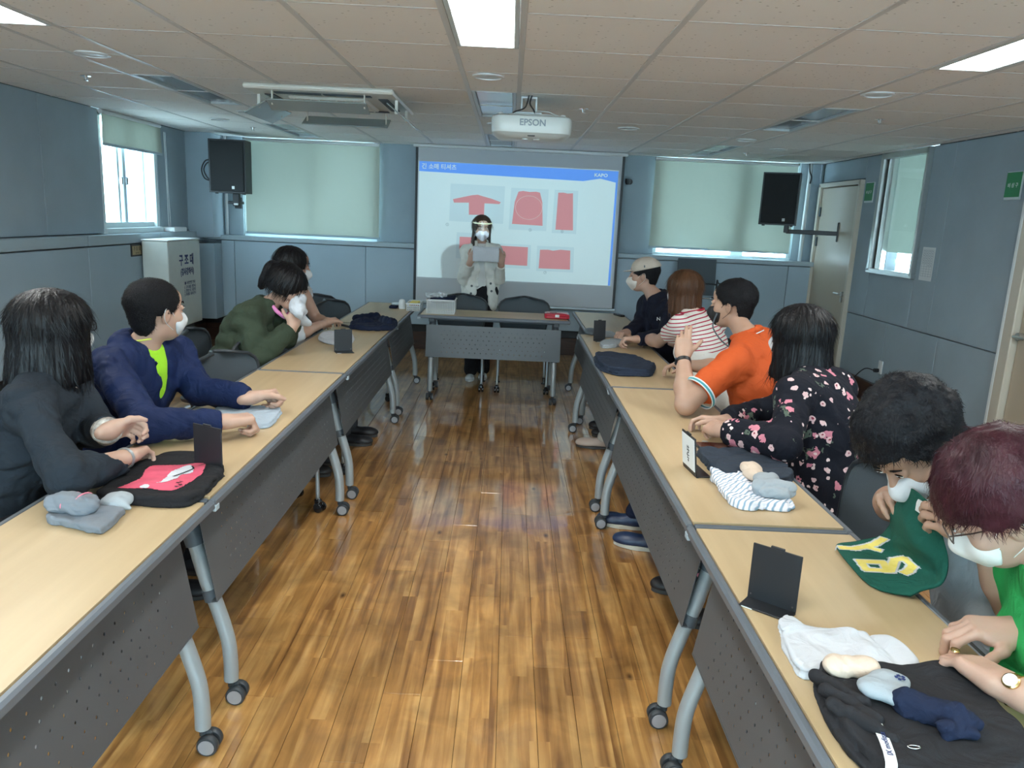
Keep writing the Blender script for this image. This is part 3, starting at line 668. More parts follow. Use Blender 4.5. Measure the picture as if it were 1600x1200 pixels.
flat('pictured_shirt', [(.50, 1.821), (.56, 1.824), (.60, 1.816), (.66, 1.822), (.684, 1.428), (.492, 1.428)][::-1], S4, scr, .0038)
flat('pictured_shirt', [(-.552, 1.304), (-.32, 1.305), (-.32, 1.162), (-.552, 1.166)][::-1], S4, scr, .0038)
flat('pictured_shirt', [(-.12, 1.228), (.202, 1.225), (.202, 1.022), (-.12, 1.026)][::-1], S4, scr, .0038)
flat('pictured_shirt', [(.336, 1.204), (.42, 1.208), (.48, 1.200), (.56, 1.214), (.669, 1.209), (.677, 1.003), (.330, 1.001)][::-1], S4, scr, .0038)
MB().tube([(.19+.145*math.cos(a*PI/24), .0036, 1.648+.125*math.sin(a*PI/24)) for a in range(48)], .003, 4, closed=True).build('drawn_circle', S5, scr)
F0 = lambda x, z: frame((x, .0032, z), (1, 0, 0), (0, 0, 1))
text('slide_title', '긴 소매 티셔츠', .062, F0(-.795, 2.030), S1, scr, .0003, .001)
text('slide_logo', 'KAPO', .048, F0(.95, 2.022) , S1, scr, .0003, .0015, 1.15)
for x_, z_, t_ in ((-.691, 1.427, '①'), (.216, 1.409, '③'), (.566, 1.409, '④'), (.404, .955, '⑦')): text('slide_number', t_, .04, F0(x_, z_), S6, scr, .0003)

# roller blinds
def blind(x0, x1, z0, z1, y, label, crease=0):
    t = thing('roller_blind', label, 'blind', ((x0+x1)/2, y, z1)); w_ = x1-x0; h_ = z1-z0
    nx, nz = 28, 20; V = []; F = []
    for j in range(nz+1):
        for i_ in range(nx+1):
            u, v = i_/nx, j/nz; d = .006*math.sin(u*9+v*2)*v+crease*(.03*math.sin(6*u+7*v)*v*v+.018*math.sin(14*u-9*v)*v)
            V.append(((u-.5)*w_, d, -v*h_))
    for j in range(nz):
        for i_ in range(nx): a = j*(nx+1)+i_; F.append((a, a+1, a+nx+2, a+nx+1))
    mesh_obj('blind_fabric', V, F, M_blind, t, True)
    MB().box((0, .0, -h_), (w_+.01, .014, .025), .004).build('hem_bar', M_ledge, t)
    MB().cyl((0, .01, -.01), .02, w_, 0).build('roller', M_white, t, .6)
    return t
blind(-2.95, -1.47, 1.238, 2.25, FY-.045, 'closed grey-green roller blind behind left loudspeaker')
blind(1.565, 3.14, 1.285, 2.25, FY-.045, 'creased grey-green roller blind behind right loudspeaker', 1)
b4 = blind(-.55, .55, 1.985, 2.255, 0, 'short roller blind half raised over open left window')
b4.location = (WL+.03, 7.28, 2.255); b4.rotation_euler = (0, 0, PI/2)
o = conduit('blind_chain', bez([(WL+.03, 7.90, 2.2), (WL+.035, 7.905, 1.7), (WL+.03, 7.92, 1.31), (WL+.035, 7.95, 1.31), (WL+.03, 7.94, 1.7), (WL+.03, 7.93, 2.2)], 8), .003, M_white, 'thin white pull chain hanging beside the left window blind', 'chain')

# loudspeakers
def speaker(loc, rz, label, arm):
    t = thing('loudspeaker', label, 'loudspeaker', loc, rz)
    hw, hd, hh = .185, .17, .265
    poly = [(-hw, -hd), (hw, -hd), (hw, hd*.3), (hw*.6, hd), (-hw*.6, hd), (-hw, hd*.3)]
    MB().prism(poly, 2*hh, Matrix.Translation((0, 0, -hh))).build('cabinet', M_black, t)
    MB().box((0, -hd-.004, .0), (2*hw-.03, .012, 2*hh-.03), .006).build('grille', mat('speaker_grille', (.006, .007, .009), .7, bump=.6, bscale=700), t)
    MB().box((.06, -hd-.012, -hh+.055), (.028, .004, .03), .001).build('badge', M_paper, t)
    for s in (-1, 1): MB().cyl((s*.14, -.08, -hh-.006), .016, .012).build('rubber_foot', M_black, t)
    arm(t)
    return t
def arm_l(t): 
    mb = MB(); mb.box((.03, .02, -.33), (.07, .05, .13), .006); mb.box((.03, .10, -.36), (.04, .16, .03), .005); mb.box((-.03, .19, -.36), (.16, .04, .03), .005); mb.box((-.09, .34, -.36), (.04, .30, .03), .005); mb.box((-.09, .482, -.36), (.08, .02, .12), .004); mb.build('wall_bracket', M_black, t)
    MB().box((.03, -.008, -.375), (.045, .006, .02), .001).build('bracket_label', M_paper, t)
def arm_r(t):
    mb = MB(); mb.box((.09, .05, -.30), (.05, .05, .08), .006); mb.box((.30, .05, -.325), (.42, .035, .045), .005); mb.build('wall_bracket', M_black, t)
    mb = MB(); mb.box((.545, .05, -.325), (.10, .035, .045), .005); mb.box((.605, .07, -.31), (.03, .08, .20), .006); mb.build('wall_plate', M_black, t)
speaker((-2.93, 8.32, 1.915), .04, 'black loudspeaker on the far wall left of the screen', arm_l)
speaker((2.83, 8.32, 1.85), -.38, 'black loudspeaker on a wall arm right of the screen', arm_r)
conduit('speaker_cable', bez([(-3.14, 8.35, 1.98), (-3.21, 8.33, 1.97), (-3.25, 8.32, 1.88), (-3.22, 8.32, 1.79), (-3.15, 8.34, 1.77), (-3.20, 8.34, 1.80), (-3.235, 8.34, 1.88), (-3.20, 8.35, 1.95), (-3.14, 8.36, 1.96)], 6), .007, M_black, 'coiled black cable looping beside the left loudspeaker', 'cable')
conduit('hanging_cable', bez([(-3.22, 8.5, 2.262), (-3.215, 8.5, 2.10), (-3.17, 8.45, 2.0), (-3.12, 8.4, 1.95)], 6), .005, M_black, 'thin black cable running down to the left loudspeaker', 'cable')
conduit('hanging_cable', bez([(3.25, 8.74, 2.262), (3.26, 8.74, 2.18), (3.285, 8.74, 2.12), (3.28, 8.745, 2.05)], 6), .008, M_black, 'short black cable hanging from the ceiling at far right corner', 'cable')
conduit('cable_coil', bez([(2.86+.12*math.cos(a)+.02*math.sin(3*a), 8.73, 1.215+.012*math.sin(2*a)) for a in [k*.7 for k in range(18)]], 3), .004, M_white, 'loose white cable coiled on the ledge under right blind', 'cable')
cc = thing('dome_camera', 'small black camera on the far wall just right of screen', 'camera', (1.30, 8.80, 1.98))
MB().cyl((0, 0, 0), .03, .03, 1).build('mount', M_black, cc, .6); MB().lathe((-.03, -.05, 0), [(.025, .03), (.03, 0), (.02, -.03), (.002, -.035)], n=16).build('camera_body', M_black, cc, .6)

# rescue chute box with lettering, plaque
bx = thing('rescue_chute_box', 'white floor-standing box lettered 구조대 below the left window', 'box', (-3.255, 7.53, 0))
M_box = mat('box_offwhite', (.58, .60, .56), .4, var=.04)
MB().box((0, 0, .765), (.24, .735, .82), .006).build('casing', M_box, bx); MB().box((0, 0, 1.183), (.25, .745, .012), .003).build('lid', M_white, bx)
MB().box((-.02, 0, .18), (.16, .6, .36)).build('base', M_seam, bx)
FB = lambda y, z: frame((.1212, y, z), (0, 1, 0), (0, 0, 1))
M_navy = mat('print_navy', (.02, .035, .14), .6)
text('lettering', '구 조 대', .115, FB(.03, .985), M_navy, bx, .0005, .003, .9); text('lettering', '(경사강하식)', .075, FB(.04, .875), M_navy, bx, .0005, .002, .8)
for z_, tt in ((.765, '■ 사용방법 안내'), (.725, '1. 구조대를 펼친다'), (.69, '2. 창밖으로 내린다'), (.655, '3. 차례로 내려간다')): text('small_print', tt, .036, FB(.09, z_), M_navy, bx, .0004)
tag(MB().box((WL+.05, 7.99, 1.262), (.14, .30, .045), .006).build('ledge_cover', M_white), 'low white cover lying on the ledge right of left window', 'cover')
pq = thing('wall_plaque', 'small brass-coloured plaque in black frame beside the white box', 'plaque', (WL+.082, 7.09, 1.09))
MB().box((0, 0, 0), (.012, .20, .11), .003).build('frame', M_black, pq); MB().box((.006, 0, 0), (.004, .165, .078)).build('plate', mat('brass_plate', (.42, .31, .16), .4, metal=.3), pq)
text('lettering', '구 조 대', .042, frame((.0085, 0, .012), (0, 1, 0), (0, 0, 1)), M_brown, pq, .0004, .0006); text('lettering', '사용 안내', .016, frame((.0085, 0, -.025), (0, 1, 0), (0, 0, 1)), M_brown, pq, .0003)
# green exit style signs, notice sheet, outlet
def gsign(y, z, w_, h_, label):
    t = thing('wall_sign', label, 'sign', (WR-.012, y, z))
    MB().box((.004, 0, 0), (.012, w_, h_), .003).build('backing', M_frame, t); MB().box((-.003, 0, .006), (.004, w_-.012, h_-.025)).build('green_face', M_green, t)
    text('lettering', '비 상 구', .034, frame((-.0055, 0, .0), (0, -1, 0), (0, 0, 1)), M_paper, t, .0004, .0006)
gsign(7.55, 1.925, .17, .19, 'green wall sign between the far door and interior window'); gsign(5.39, 1.905, .17, .19, 'green wall sign at right edge above the near door')
ns = thing('notice_sheet', 'printed timetable sheet pinned right of the interior window', 'notice', (WR-.004, 6.34, 1.32))
MB().box((0, 0, 0), (.002, .19, .27)).build('sheet', M_paper, ns)
mb = MB()
for k in range(12): mb.box((-.0015, 0, .115-k*.0195), (.0006, .165, .0015))
for k in range(5): mb.box((-.0015, -.08+k*.04, .005), (.0006, .0015, .215))
for k in range(26): mb.box((-.0015, -.06+.04*(k % 4), .105-(k//4)*.0195-.0), (.0006, .022, .004))
mb.build('printed_table', mat('print_grey', (.30, .34, .38), .8), ns)
ou = thing('wall_outlet', 'white double wall outlet low on the right wall', 'outlet', (WR-.006, 6.85, .36))
MB().box((0, 0, 0), (.012, .07, .118), .004).build('plate', M_paper, ou)
for z_ in (.03, -.03): MB().cyl((-.007, 0, z_), .021, .006, 0).build('socket', M_white, ou, .6)
pg = thing('power_plug', 'black plug with cable in the low outlet on the right wall', 'plug', (WR-.02, 6.85, .33))
MB().cyl((-.02, 0, 0), .018, .04, 0).build('plug_body', M_black, pg, .6)
MB().tube(bez([(-.04, 0, 0), (-.10, .06, .0), (-.15, .16, -.12), (-.17, .26, -.26), (-.18, .36, -.315), (-.20, .8, -.322)], 8), .005, 8).build('cord', M_black, pg, True)

# ---------------------------------------------------------------- flip-top training tables
M_lam = mat('beech_laminate', (.455, .33, .185), .38, spec=.5, col2=(.52, .388, .228), vscale=2.2, vstretch=(.6, 9, 1), bump=.03, bscale=40)
M_edge = mat('grey_edge_band', (.115, .13, .15), .38)
M_mod = mat('dark_grey_steel', (.085, .092, .10), .42, var=.06, vscale=3, bump=.12, bscale=900)
M_tube = mat('grey_painted_tube', (.34, .37, .38), .35, metal=.25)
M_tyre = mat('caster_tyre', (.035, .04, .045), .5); M_hub = mat('caster_hub', (.38, .38, .40), .35, metal=.4)
def perforated(L, H, dx=.047, rows=6, dz=.036, t=.002, r=.0042):
    mb = MB(); n = int((L-.22)/dx)
    cw = n*dx; chh = rows*dz; z0 = -chh/2+.0
    for j in range(rows):
        sh = (j % 2)*dx*.0
        for i_ in range(n):
            cx = -cw/2+(i_+.5)*dx; cz = z0+(j+.5)*dz; V = []; ox = dx*.22*(1 if j % 2 else -1)
            for y in (0, t):
                for sx, sz in ((1, 1), (-1, 1), (-1, -1), (1, -1)): V.append((cx+sx*dx/2, y, cz+sz*dz/2))
                for k in range(8): V.append((cx+ox+r*math.cos(k*PI/4), y, cz+r*math.sin(k*PI/4)))
            F = []
            for s, o in ((0, 0), (1, 12)):
                for k in range(4):
                    q = [(o+k, o+4+2*k, o+4+2*k+1), (o+k, o+4+2*k+1, o+4+(2*k+2) % 8), (o+k, o+4+(2*k+2) % 8, o+(k+1) % 4)]
                    F += [tuple(reversed(a)) for a in q] if s else q
            for k in range(8): l = (k+1) % 8; F.append((4+k, 16+k, 16+l, 4+l))
            mb.add(V, F)
    hx, hz = cw/2, chh/2
    def rect(x0, x1, z0_, z1_): mb.box(((x0+x1)/2, t/2, (z0_+z1_)/2), (x1-x0, t, z1_-z0_))
    rect(-L/2, -hx, -H/2, H/2); rect(hx, L/2, -H/2, H/2); rect(-hx, hx, hz, H/2); rect(-hx, hx, -H/2, -hz)
    mb.box((0, .008, H/2-.002), (L, .018, .004)); mb.box((0, .008, -H/2+.002), (L, .018, .004))
    return mb
TD = .475
def make_table(L):
    t = thing('training_table', '', 'table')
    D = TD
    slab([(L/2-.022, D/2-.022, .7055), (L/2-.022, D/2-.022, .720)], 0, .004, 'tabletop', M_lam, t, False)
    mb = MB(); e = .022
    for s in (-1, 1): mb.box((0, s*(D/2-e/2), .7055), (L, e, .028), .006); mb.box((s*(L/2-.005), 0, .7055), (.010, D-2*e, .0275), .003)
    mb.box((0, 0, .699), (L-.02, D-.04, .012)); mb.build('edge_band', M_edge, t)
    ph = .27; M_ = Matrix.Translation((0, -D/2+.055, .497)) @ Matrix.Rotation(-.16, 4, 'X')
    p = perforated(L-.14, ph); p.v = [tuple(M_ @ Vector(v)) for v in p.v]; p.build('modesty_panel', M_mod, t)
    mb = MB(); mb.box((0, .02, .665), (L-.2, .05, .03), .004); mb.build('crossbeam', M_grey, t)
    for s in (-1, 1):
        x = s*(L/2-.115)
        mb = MB(); mb.box((x, -.02, .675), (.05, .34, .035), .006)
        mb.tube([(x, -.075, .675), (x, -.115, .575), (x, -.128, .53)], .029, 14); mb.build('leg_bracket', M_grey, t, .6)
        for q in (-1, 1):
            pts = bez([(x, q*.085-.03 if q < 0 else .0, .60), (x, -.128 if q < 0 else .03, .53), (x, -.155 if q < 0 else .10, .42), (x, q*.185, .33), (x, q*.215, .22), (x, q*.222, .14), (x, q*.222, .075)], 5)
            lg = MB().tube(pts, .0225, 14).build('leg', M_tube, t, .8)
            mb = MB(); mb.cyl((x, q*.222, .068), .011, .03); mb.box((x, q*.232, .045), (.014, .035, .045), .005)
            for w_ in (-1, 1): mb.cur = 0; mb.lathe((x+w_*.017, q*.24, .030), [(.012, -.012), (.028, -.011), (.030, -.008), (.030, .008), (.028, .011), (.012, .012)], axis=0, n=24)
            mb.cur = 1
            for w_ in (-1, 1): mb.lathe((x+w_*.0295, q*.24, .030), [(.023, -.001), (.022, .0015), (.005, .002)], axis=0, n=20)
            mb.build('caster', [M_tyre, M_hub], lg, .6)
            if q < 0:
                MB().tube([(x, -.1665, .385), (x, -.176, .350)], .0265, 14).build('leg_sleeve', M_grey, lg, .6)
    MB().box((-L/2+.012, -D/2+.004, .693), (.03, .012, .02), .003).build('link_clip', M_ledge, t)
    return t
Ls = 1.80
T0 = make_table(Ls); T1 = make_table(1.40); T2 = make_table(1.27)
XLc, XRc = -.80-TD/2, .53+TD/2
Y1 = 2.055
G_ = 'training tables of the long rows'
def put(t, loc, rz, label): t.location = loc; t.rotation_euler = (0, 0, rz); t['label'] = label; return t
L_ = ['nearest beech-top training table on left, with grey socks on it', 'left-row training table holding the black shirt and grey towel', 'left-row training table by the two empty chairs', ]
put(T0, (XLc, Y1-Ls/2, 0), PI/2, L_[0])
dup(T0, (XLc-.002, Y1+Ls/2+.004, 0), PI/2, L_[1]); dup(T0, (XLc, Y1+Ls*1.5+.008, 0), PI/2, 'left-row training table holding a small open black holder and white folded cloth')
put(T1, (XLc-.005, Y1+Ls*2+.012+.70, 0), PI/2, 'farthest left-row training table, under the black folded clothes')
Y2 = 2.02
dup(T0, (XRc, Y2-Ls/2, 0), -PI/2, 'nearest beech-top training table on right, under the white and black clothes'); dup(T0, (XRc+.002, Y2+Ls/2+.004, 0), -PI/2, 'right-row training table holding the striped cloth and phone')
dup(T0, (XRc-.002, Y2+Ls*1.5+.008, 0), -PI/2, 'right-row training table holding the folded dark jeans')
dup(T1, (XRc+.07, Y2+Ls*2+.012+.70, 0), -PI/2, 'farthest right-row training table, beside the man in a cap')
put(T2, (-.102, 6.32+TD/2, 0), 0, 'front training table facing the room, with baskets on it')
for o in bpy.data.objects:
    if o.name.startswith('training_table') and o.parent is None: o['group'] = 'grey edged training tables in a U shape'

# ---------------------------------------------------------------- chairs
M_shell = mat('chair_mesh_slate', (.062, .080, .095), .55, bump=.5, bscale=500)
M_rim = mat('chair_rim', (.028, .034, .04), .4)
def make_chair():
    t = thing('mesh_chair', '', 'chair')
    slab([(.20, .19, .425), (.225, .215, .437), (.228, .218, .455), (.21, .20, .468)], 0, .09, 'seat', M_black, t)
    # shell back, curved outline and curved in depth
    n, m = 18, 14; V = []; F = []; zb, zt = .47, .82
    def P(u, v, th):
        hw = .19+.045*math.sin(min(1, v*1.15)*PI*.5)
        # rounded top
        if v > .62: hw *= math.sqrt(max(0, 1-((v-.62)/.385)**2.6))*.16+.84*math.sqrt(max(0.02, 1-((v-.62)/.385)**4))
        x = u*hw; y = .185+.05*v+.02*v*v - .055*(u*u)*(.6+.4*v)+th; return (x, y, zb+(zt-zb)*v)
    for th in (0, .010):
        for j in range(m+1):
            for i_ in range(n+1): V.append(P(-1+2*i_/n, j/m, th))
    o2 = (n+1)*(m+1)
    for j in range(m):
        for i_ in range(n): a = j*(n+1)+i_; F.append((a, a+1, a+n+2, a+n+1)); F.append((o2+a, o2+a+n+1, o2+a+n+2, o2+a+1))
    mesh_obj('backrest', V, F, M_shell, t, .8)
    rim = [P(-1, j/m, .005) for j in range(m+1)]+[P(-1+2*i_/n, 1, .005) for i_ in range(1, n)]+[P(1, 1-j/m, .005) for j in range(m+1)]+[P(1-2*i_/n, 0, .005) for i_ in range(1, n)]
    MB().tube(rim, .0095, 8, closed=True).build('back_frame', M_rim, t, True)
    MB().tube(bez([(0, .16, .42), (0, .215, .44), (0, .222, .52), (0, .235, .62)], 5), .012, 8).build('back_spine', M_silver, t, True)
    for s in (-1, 1):
        a = MB().tube(bez([(s*.17, .10, .425), (s*.20, -.12, .42), (s*.215, -.19, .36), (s*.22, -.205, .25), (s*.22, -.21, .06)], 5), .011, 10).build('leg', M_silver, t, True)
        mb = MB(); mb.box((s*.22, -.212, .052), (.034, .045, .04), .012)
        for w_ in (-1, 1): mb.lathe((s*.22+w_*.014, -.222, .026), [(.008, -.011), (.024, -.010), (.026, -.006), (.026, .006), (.024, .010), (.008, .011)], axis=0, n=18)
        mb.build('caster', M_blackg, a, .6)
        b = MB().tube(bez([(s*.17, .05, .425), (s*.19, .17, .40), (s*.21, .215, .30), (s*.22, .225, .05)], 5), .011, 10).build('leg', M_silver, t, True)
        mb = MB(); mb.cyl((s*.22, .225, .035), .014, .06); mb.cyl((s*.22, .225, .006), .024, .010); mb.build('glide', M_blackg, b, .6)
    return t
CH = make_chair(); used = False
def chair(x, y, rz, label, grp='dark grey mesh-backed chairs'):
    global used
    if not used: used = True; CH.location = (x, y, 0); CH.rotation_euler = (0, 0, rz); CH['label'] = label; CH['group'] = grp; return CH
    return dup(CH, (x, y, 0), rz, label, grp)
LF, RF = PI/2, -PI/2
chair(-1.46, 2.27, LF, 'mesh chair under the woman in a grey blazer')
chair(-1.47, 2.90, LF, 'mesh chair under the man in a navy jacket')
chair(-1.22, 3.66, LF-.45, 'empty mesh chair beyond the navy-jacket man, pushed in')
chair(-1.21, 4.24, LF-.4, 'empty mesh chair in front of the woman in green, pushed in')
chair(-1.62, 4.42, LF, 'mesh chair behind the woman in the green jacket')
chair(-1.56, 5.15, LF, 'mesh chair under the woman in a white blouse')
chair(-1.50, 6.40, LF-.75, 'high mesh chair by left wall beyond the woman in white')
chair(-1.24, 6.10, LF-.45, 'empty mesh chair at the far end of the left row')
chair(-.42, 6.92, 0, 'mesh chair behind front table, in front of the presenter')
chair(.16, 6.92, 0, 'empty mesh chair behind the front table, right of presenter')
chair(1.22, 5.55, RF, 'mesh chair under the man in a beige cap')
chair(1.27, 4.72, RF, 'mesh chair under the woman in a red striped top')
chair(1.18, 4.12, RF, 'empty mesh chair between the orange polo man and striped woman')
chair(1.24, 3.48, RF, 'mesh chair under the man in an orange polo')
chair(1.27, 2.88, RF, 'mesh chair under the woman in the floral dress')
chair(1.02, 2.30, RF, 'empty mesh chair between floral woman and the man sniffing a shirt')
chair(1.38, 1.78, RF, 'mesh chair under the man in a grey T-shirt')
chair(1.34, 1.20, RF, 'mesh chair under the woman in green at right edge')
# far guest chairs by the right far wall
gc = thing('guest_chair', 'dark panel-backed metal frame chair against the far right wall', 'chair', (2.05, 8.35, 0))
MB().box((0, .10, 1.06), (.42, .02, .26), .004, Matrix.Rotation(-.12, 3, 'X')).build('backrest', M_shell, gc)
MB().box((0, .06, .86), (.40, .02, .12), .004).build('lower_back', M_shell, gc)
MB().box((0, -.10, .62), (.44, .42, .04), .01).build('seat', M_shell, gc)
for s in (-1, 1): MB().tube(bez([(s*.23, .14, .01), (s*.23, .10, .5), (s*.23, .08, .93), (s*.23, .02, .94), (s*.23, -.28, .90), (s*.23, -.30, .6), (s*.23, -.31, .01)], 5), .010, 8).build('side_frame', M_rim, gc, True)
MB().tube([(-.23, .08, .92), (.23, .08, .92)], .010, 8).build('cross_rail', M_rim, gc, True)
MB().tube([(-.23, -.28, .80), (.23, -.28, .80)], .008, 8).build('cross_rail', M_chrome, gc, True)
# ---------------------------------------------------------------- people
M_skin = mat('skin', (.48, .30, .225), .5, sss=.12, var=.05, vscale=14, bump=.10, bscale=260)
M_skin2 = mat('skin_tan', (.42, .255, .18), .5, sss=.12, var=.05, vscale=14, bump=.10, bscale=260)
M_maskw = mat('mask_white', (.62, .64, .66), .8, bump=.15, bscale=400)
M_maskp = mat('mask_pinkish', (.74, .70, .76), .8)
M_maskb = mat('mask_black', (.02, .02, .022), .7)
M_eye = mat('eye_white', (.75, .74, .72), .25); M_iris = mat('eye_dark', (.015, .010, .008), .15)
def hair_mat(n, c, rough=.42):
    m = mat(n, c, rough, spec=.30, var=.35, vscale=16, vstretch=(1, 1, .12), bump=.7, bscale=150, bstretch=(1, 1, .08)); return m
M_hblack = hair_mat('hair_black', (.0045, .0045, .006)); M_hbrown = hair_mat('hair_brown', (.085, .038, .018)); M_hwine = hair_mat('hair_wine', (.045, .010, .016))
M_hshort = mat('hair_short_black', (.006, .006, .008), .6, spec=.25, bump=1, bscale=260, var=.4, vscale=60)
def hframe(f, u):
    f = nrm(f); u = np.asarray(u, float); u = nrm(u-f*(u@f)); return np.stack([np.cross(f, u), f, u], 1)
def cloth_mat(name, col, **k):
    d = dict(rough=.88, bump=.25, bscale=500, sheen=0, spec=.25, var=.06, vscale=6, wr=.35); d.update(k); return mat(name, col, **d)

def skin_head(S, c, M, s=1.0, fem=False):
    W = lambda *p: c+M@(np.array(p)*s)
    e = lambda p, r, k=.02, op='u': S.ell(W(*p), np.array(r)*s, M, k, op)
    e((0, -.018, .032), (.073, .093, .082)); e((0, .016, -.030), (.060, .072, .078), .03); e((0, .045, -.088), (.032, .034, .028), .03)
    e((0, .062, .048), (.050, .030, .035), .03)
    for q in (-1, 1):
        e((q*.040, .052, -.028), (.022, .024, .022), .02); e((q*.031, .100, .010), (.017, .014, .012), .012, 's')
        S.ell(W(q*.072, -.012, -.012), np.array((.0085, .017, .030))*s, M @ np.array([[math.cos(.3*q), 0, math.sin(.3*q)], [0, 1, 0], [-math.sin(.3*q), 0, math.cos(.3*q)]]), .008)
        e((q*.081, -.006, -.008), (.005, .008, .014), .004, 's')
        e((q*.031, .082, .008), (.013, .012, .012), .004)
    S.cap(W(0, .086, .012), W(0, .104, -.022), .007*s, .0115*s, .012); e((0, .084, -.060), (.022, .010, .009), .01)
def eyes(c, M, s, par, org, closed=False):
    W = lambda *p: c+M@(np.array(p)*s)-org
    for q in (-1, 1):
        mb = MB()
        for (p, r, mi) in (((q*.031, .0925, .0085), (.0115, .0032, .0045 if not closed else .0012), 0), ((q*.031, .0945, .0085), (.0048, .0022, .0046 if not closed else .001), 1), ((q*.032, .0935, .0135), (.0135, .0024, .0014), 1)):
            mb.cur = mi; ce = W(*p); n1, n2 = 8, 10; V = []; F = []
            for i_ in range(n1+1):
                for j in range(n2):
                    a, b = PI*i_/n1, 2*PI*j/n2; V.append(ce+M@(np.array([r[0]*math.sin(a)*math.cos(b), r[1]*math.sin(a)*math.sin(b), r[2]*math.cos(a)])*s))
            for i_ in range(n1):
                for j in range(n2): l = (j+1) % n2; F.append((i_*n2+j, (i_+1)*n2+j, (i_+1)*n2+l, i_*n2+l))
            mb.add(V, F)
        mb.build('eye', [M_eye, M_iris], par, True)
    for q in (-1, 1): MB().tube([W(q*.016, .094, .026), W(q*.030, .0955, .031), W(q*.046, .086, .027)], [.0022*s, .003*s, .0015*s], 6).build('eyebrow', M_hshort, par, True)
def mask(c, M, s, m, par, org, h=.0035, flat=False, straps=True, printed=None):
    S = Sdf(); W = lambda *p: c+M@(np.array(p)*s)
    S.ell(W(0, .043, -.048), np.array((.063, .063, .058))*s, M, .01)
    S.cap(W(0, .096, -.006), W(0, .109, -.045), .009*s, .012*s, .03); S.cap(W(0, .109, -.045), W(0, .076, -.096), .012*s, .012*s, .03)
    S.cut(W(0, .0, -.0), M@np.array([0, .15, 1.]), .004); S.cut(W(0, .018, 0), M@np.array([0, -1, -.35]), .004)
    o = S.obj('face_mask', h, m, par, 1, org)
    if straps:
        for q in (-1, 1):
            a = [W(q*.057, .040, -.030), W(q*.070, .015, .0), W(q*.083, -.018, .018), W(q*.086, -.030, -.005), W(q*.078, -.020, -.035), W(q*.060, .022, -.070)]
            MB().tube(bez([p-org for p in a], 5), .0012*s, 6).build('ear_loop', m, o, True)
    return o
def hand(S, w, d, n, right, s=1., curl=(.5, .7, .4), th=.5, spread=.10, curls=None):
    f = nrm(d); n = np.asarray(n, float); n = nrm(n-f*(n@f)); t = np.cross(f, n)*(1 if right else -1)
    P = lambda a, b, c_=0: w+(f*a+t*b+n*c_)*s
    M = np.stack([t, f, n], 1)
    S.cap(w-f*.03*s, P(.02, 0), .0245*s, .025*s, .02, n, .78)
    S.box(P(.048, 0, .0), np.array((.037, .045, .0125))*s, M, .011*s, .022)
    S.cap(P(.02, .022, .006), P(.06, .033, .006), .016*s, .012*s, .015)
    S.cap(P(.02, -.022, .004), P(.07, -.030, .003), .013*s, .010*s, .015)
    Ls_ = [(.044, .026, .021), (.049, .029, .022), (.045, .027, .021), (.035, .020, .018)]
    tips = []
    for i_, (off, base) in enumerate(zip((.0285, .0095, -.010, -.0285), (.085, .090, .086, .078))):
        c_ = curls[i_] if curls else curl; a = 0; p = P(base, off, -.001); dr = nrm(f+t*spread*(1.2-i_)*.8); r = (.0092, .0095, .0090, .0080)[i_]*s
        for j in range(3):
            a += c_[j]; dd = dr*math.cos(a)+n*math.sin(a); q = p+dd*Ls_[i_][j]*s; S.cap(p, q, r*(1-.07*j), r*(.95-.09*j), .006); p = q
        tips.append(p)
    p = P(.022, .030, .006); dr = nrm(t*.75+f*.65+n*.25)
    for j, (L, r) in enumerate(((.036, .0130), (.028, .0105), (.023, .0092))):
        q = p+dr*L*s; S.cap(p, q, r*s, r*.9*s, .010); p = q; dr = nrm(dr+(f*.55-t*.35+n*.45)*th*(1 if j == 0 else .8))
    return tips
def arm(S, sh, el, wr, r=(.048, .040, .038, .027), k=.025):
    S.cap(sh, el, r[0], r[1], k); d = nrm(np.array(wr)-el); m = np.array(el)+(np.array(wr)-el)*.35
    S.cap(el, m, r[1]*.98, r[2]*1.08, k); S.cap(m, wr, r[2]*1.05, r[3], k)
def torso_axes(P_):
    sd = nrm(P_['shR']-P_['shL']); up = nrm((P_['shR']+P_['shL'])/2-P_['pelvis']); fr = nrm(np.cross(up, sd)); return sd, fr, np.cross(sd, fr)
def torso(S, P_, g=.0, fem=False, big=1.0, long=.0, shs=1.):
    sd, fr, up = torso_axes(P_); M = np.stack([sd, fr, up], 1); mid = (P_['shR']+P_['shL'])/2; pv = P_['pelvis']; L = np.linalg.norm(mid-pv)
    w_ = np.linalg.norm(P_['shR']-P_['shL'])/2
    S.cap(pv-up*(.02+long), pv+up*.10, (.150+g)*big, (.140+g)*big, .05, fr, .74)
    S.cap(pv+up*.08, pv+up*L*.60, (.138+g)*big, (.150+g)*big, .06, fr, .74)
    S.ell(mid-up*.12, np.array((.158*w_/.18+g, .105+g, .165))*np.array((1, big, 1)), M, .05)
    if fem:
        for q in (-1, 1): S.ell(mid-up*.165+fr*(.085+g)+sd*q*.065, np.array((.062, .045, .062)), M, .04)
    for s_ in ('shR', 'shL'):
        S.cap(mid-up*.02, P_[s_]-up*.012, (.060+g)*shs, (.052+g)*shs, .04); S.cap(P_['neck']-up*.005, P_[s_]-up*.005, .045+g*.5, .045+g*.6, .045)
    return sd, fr, up, mid, M
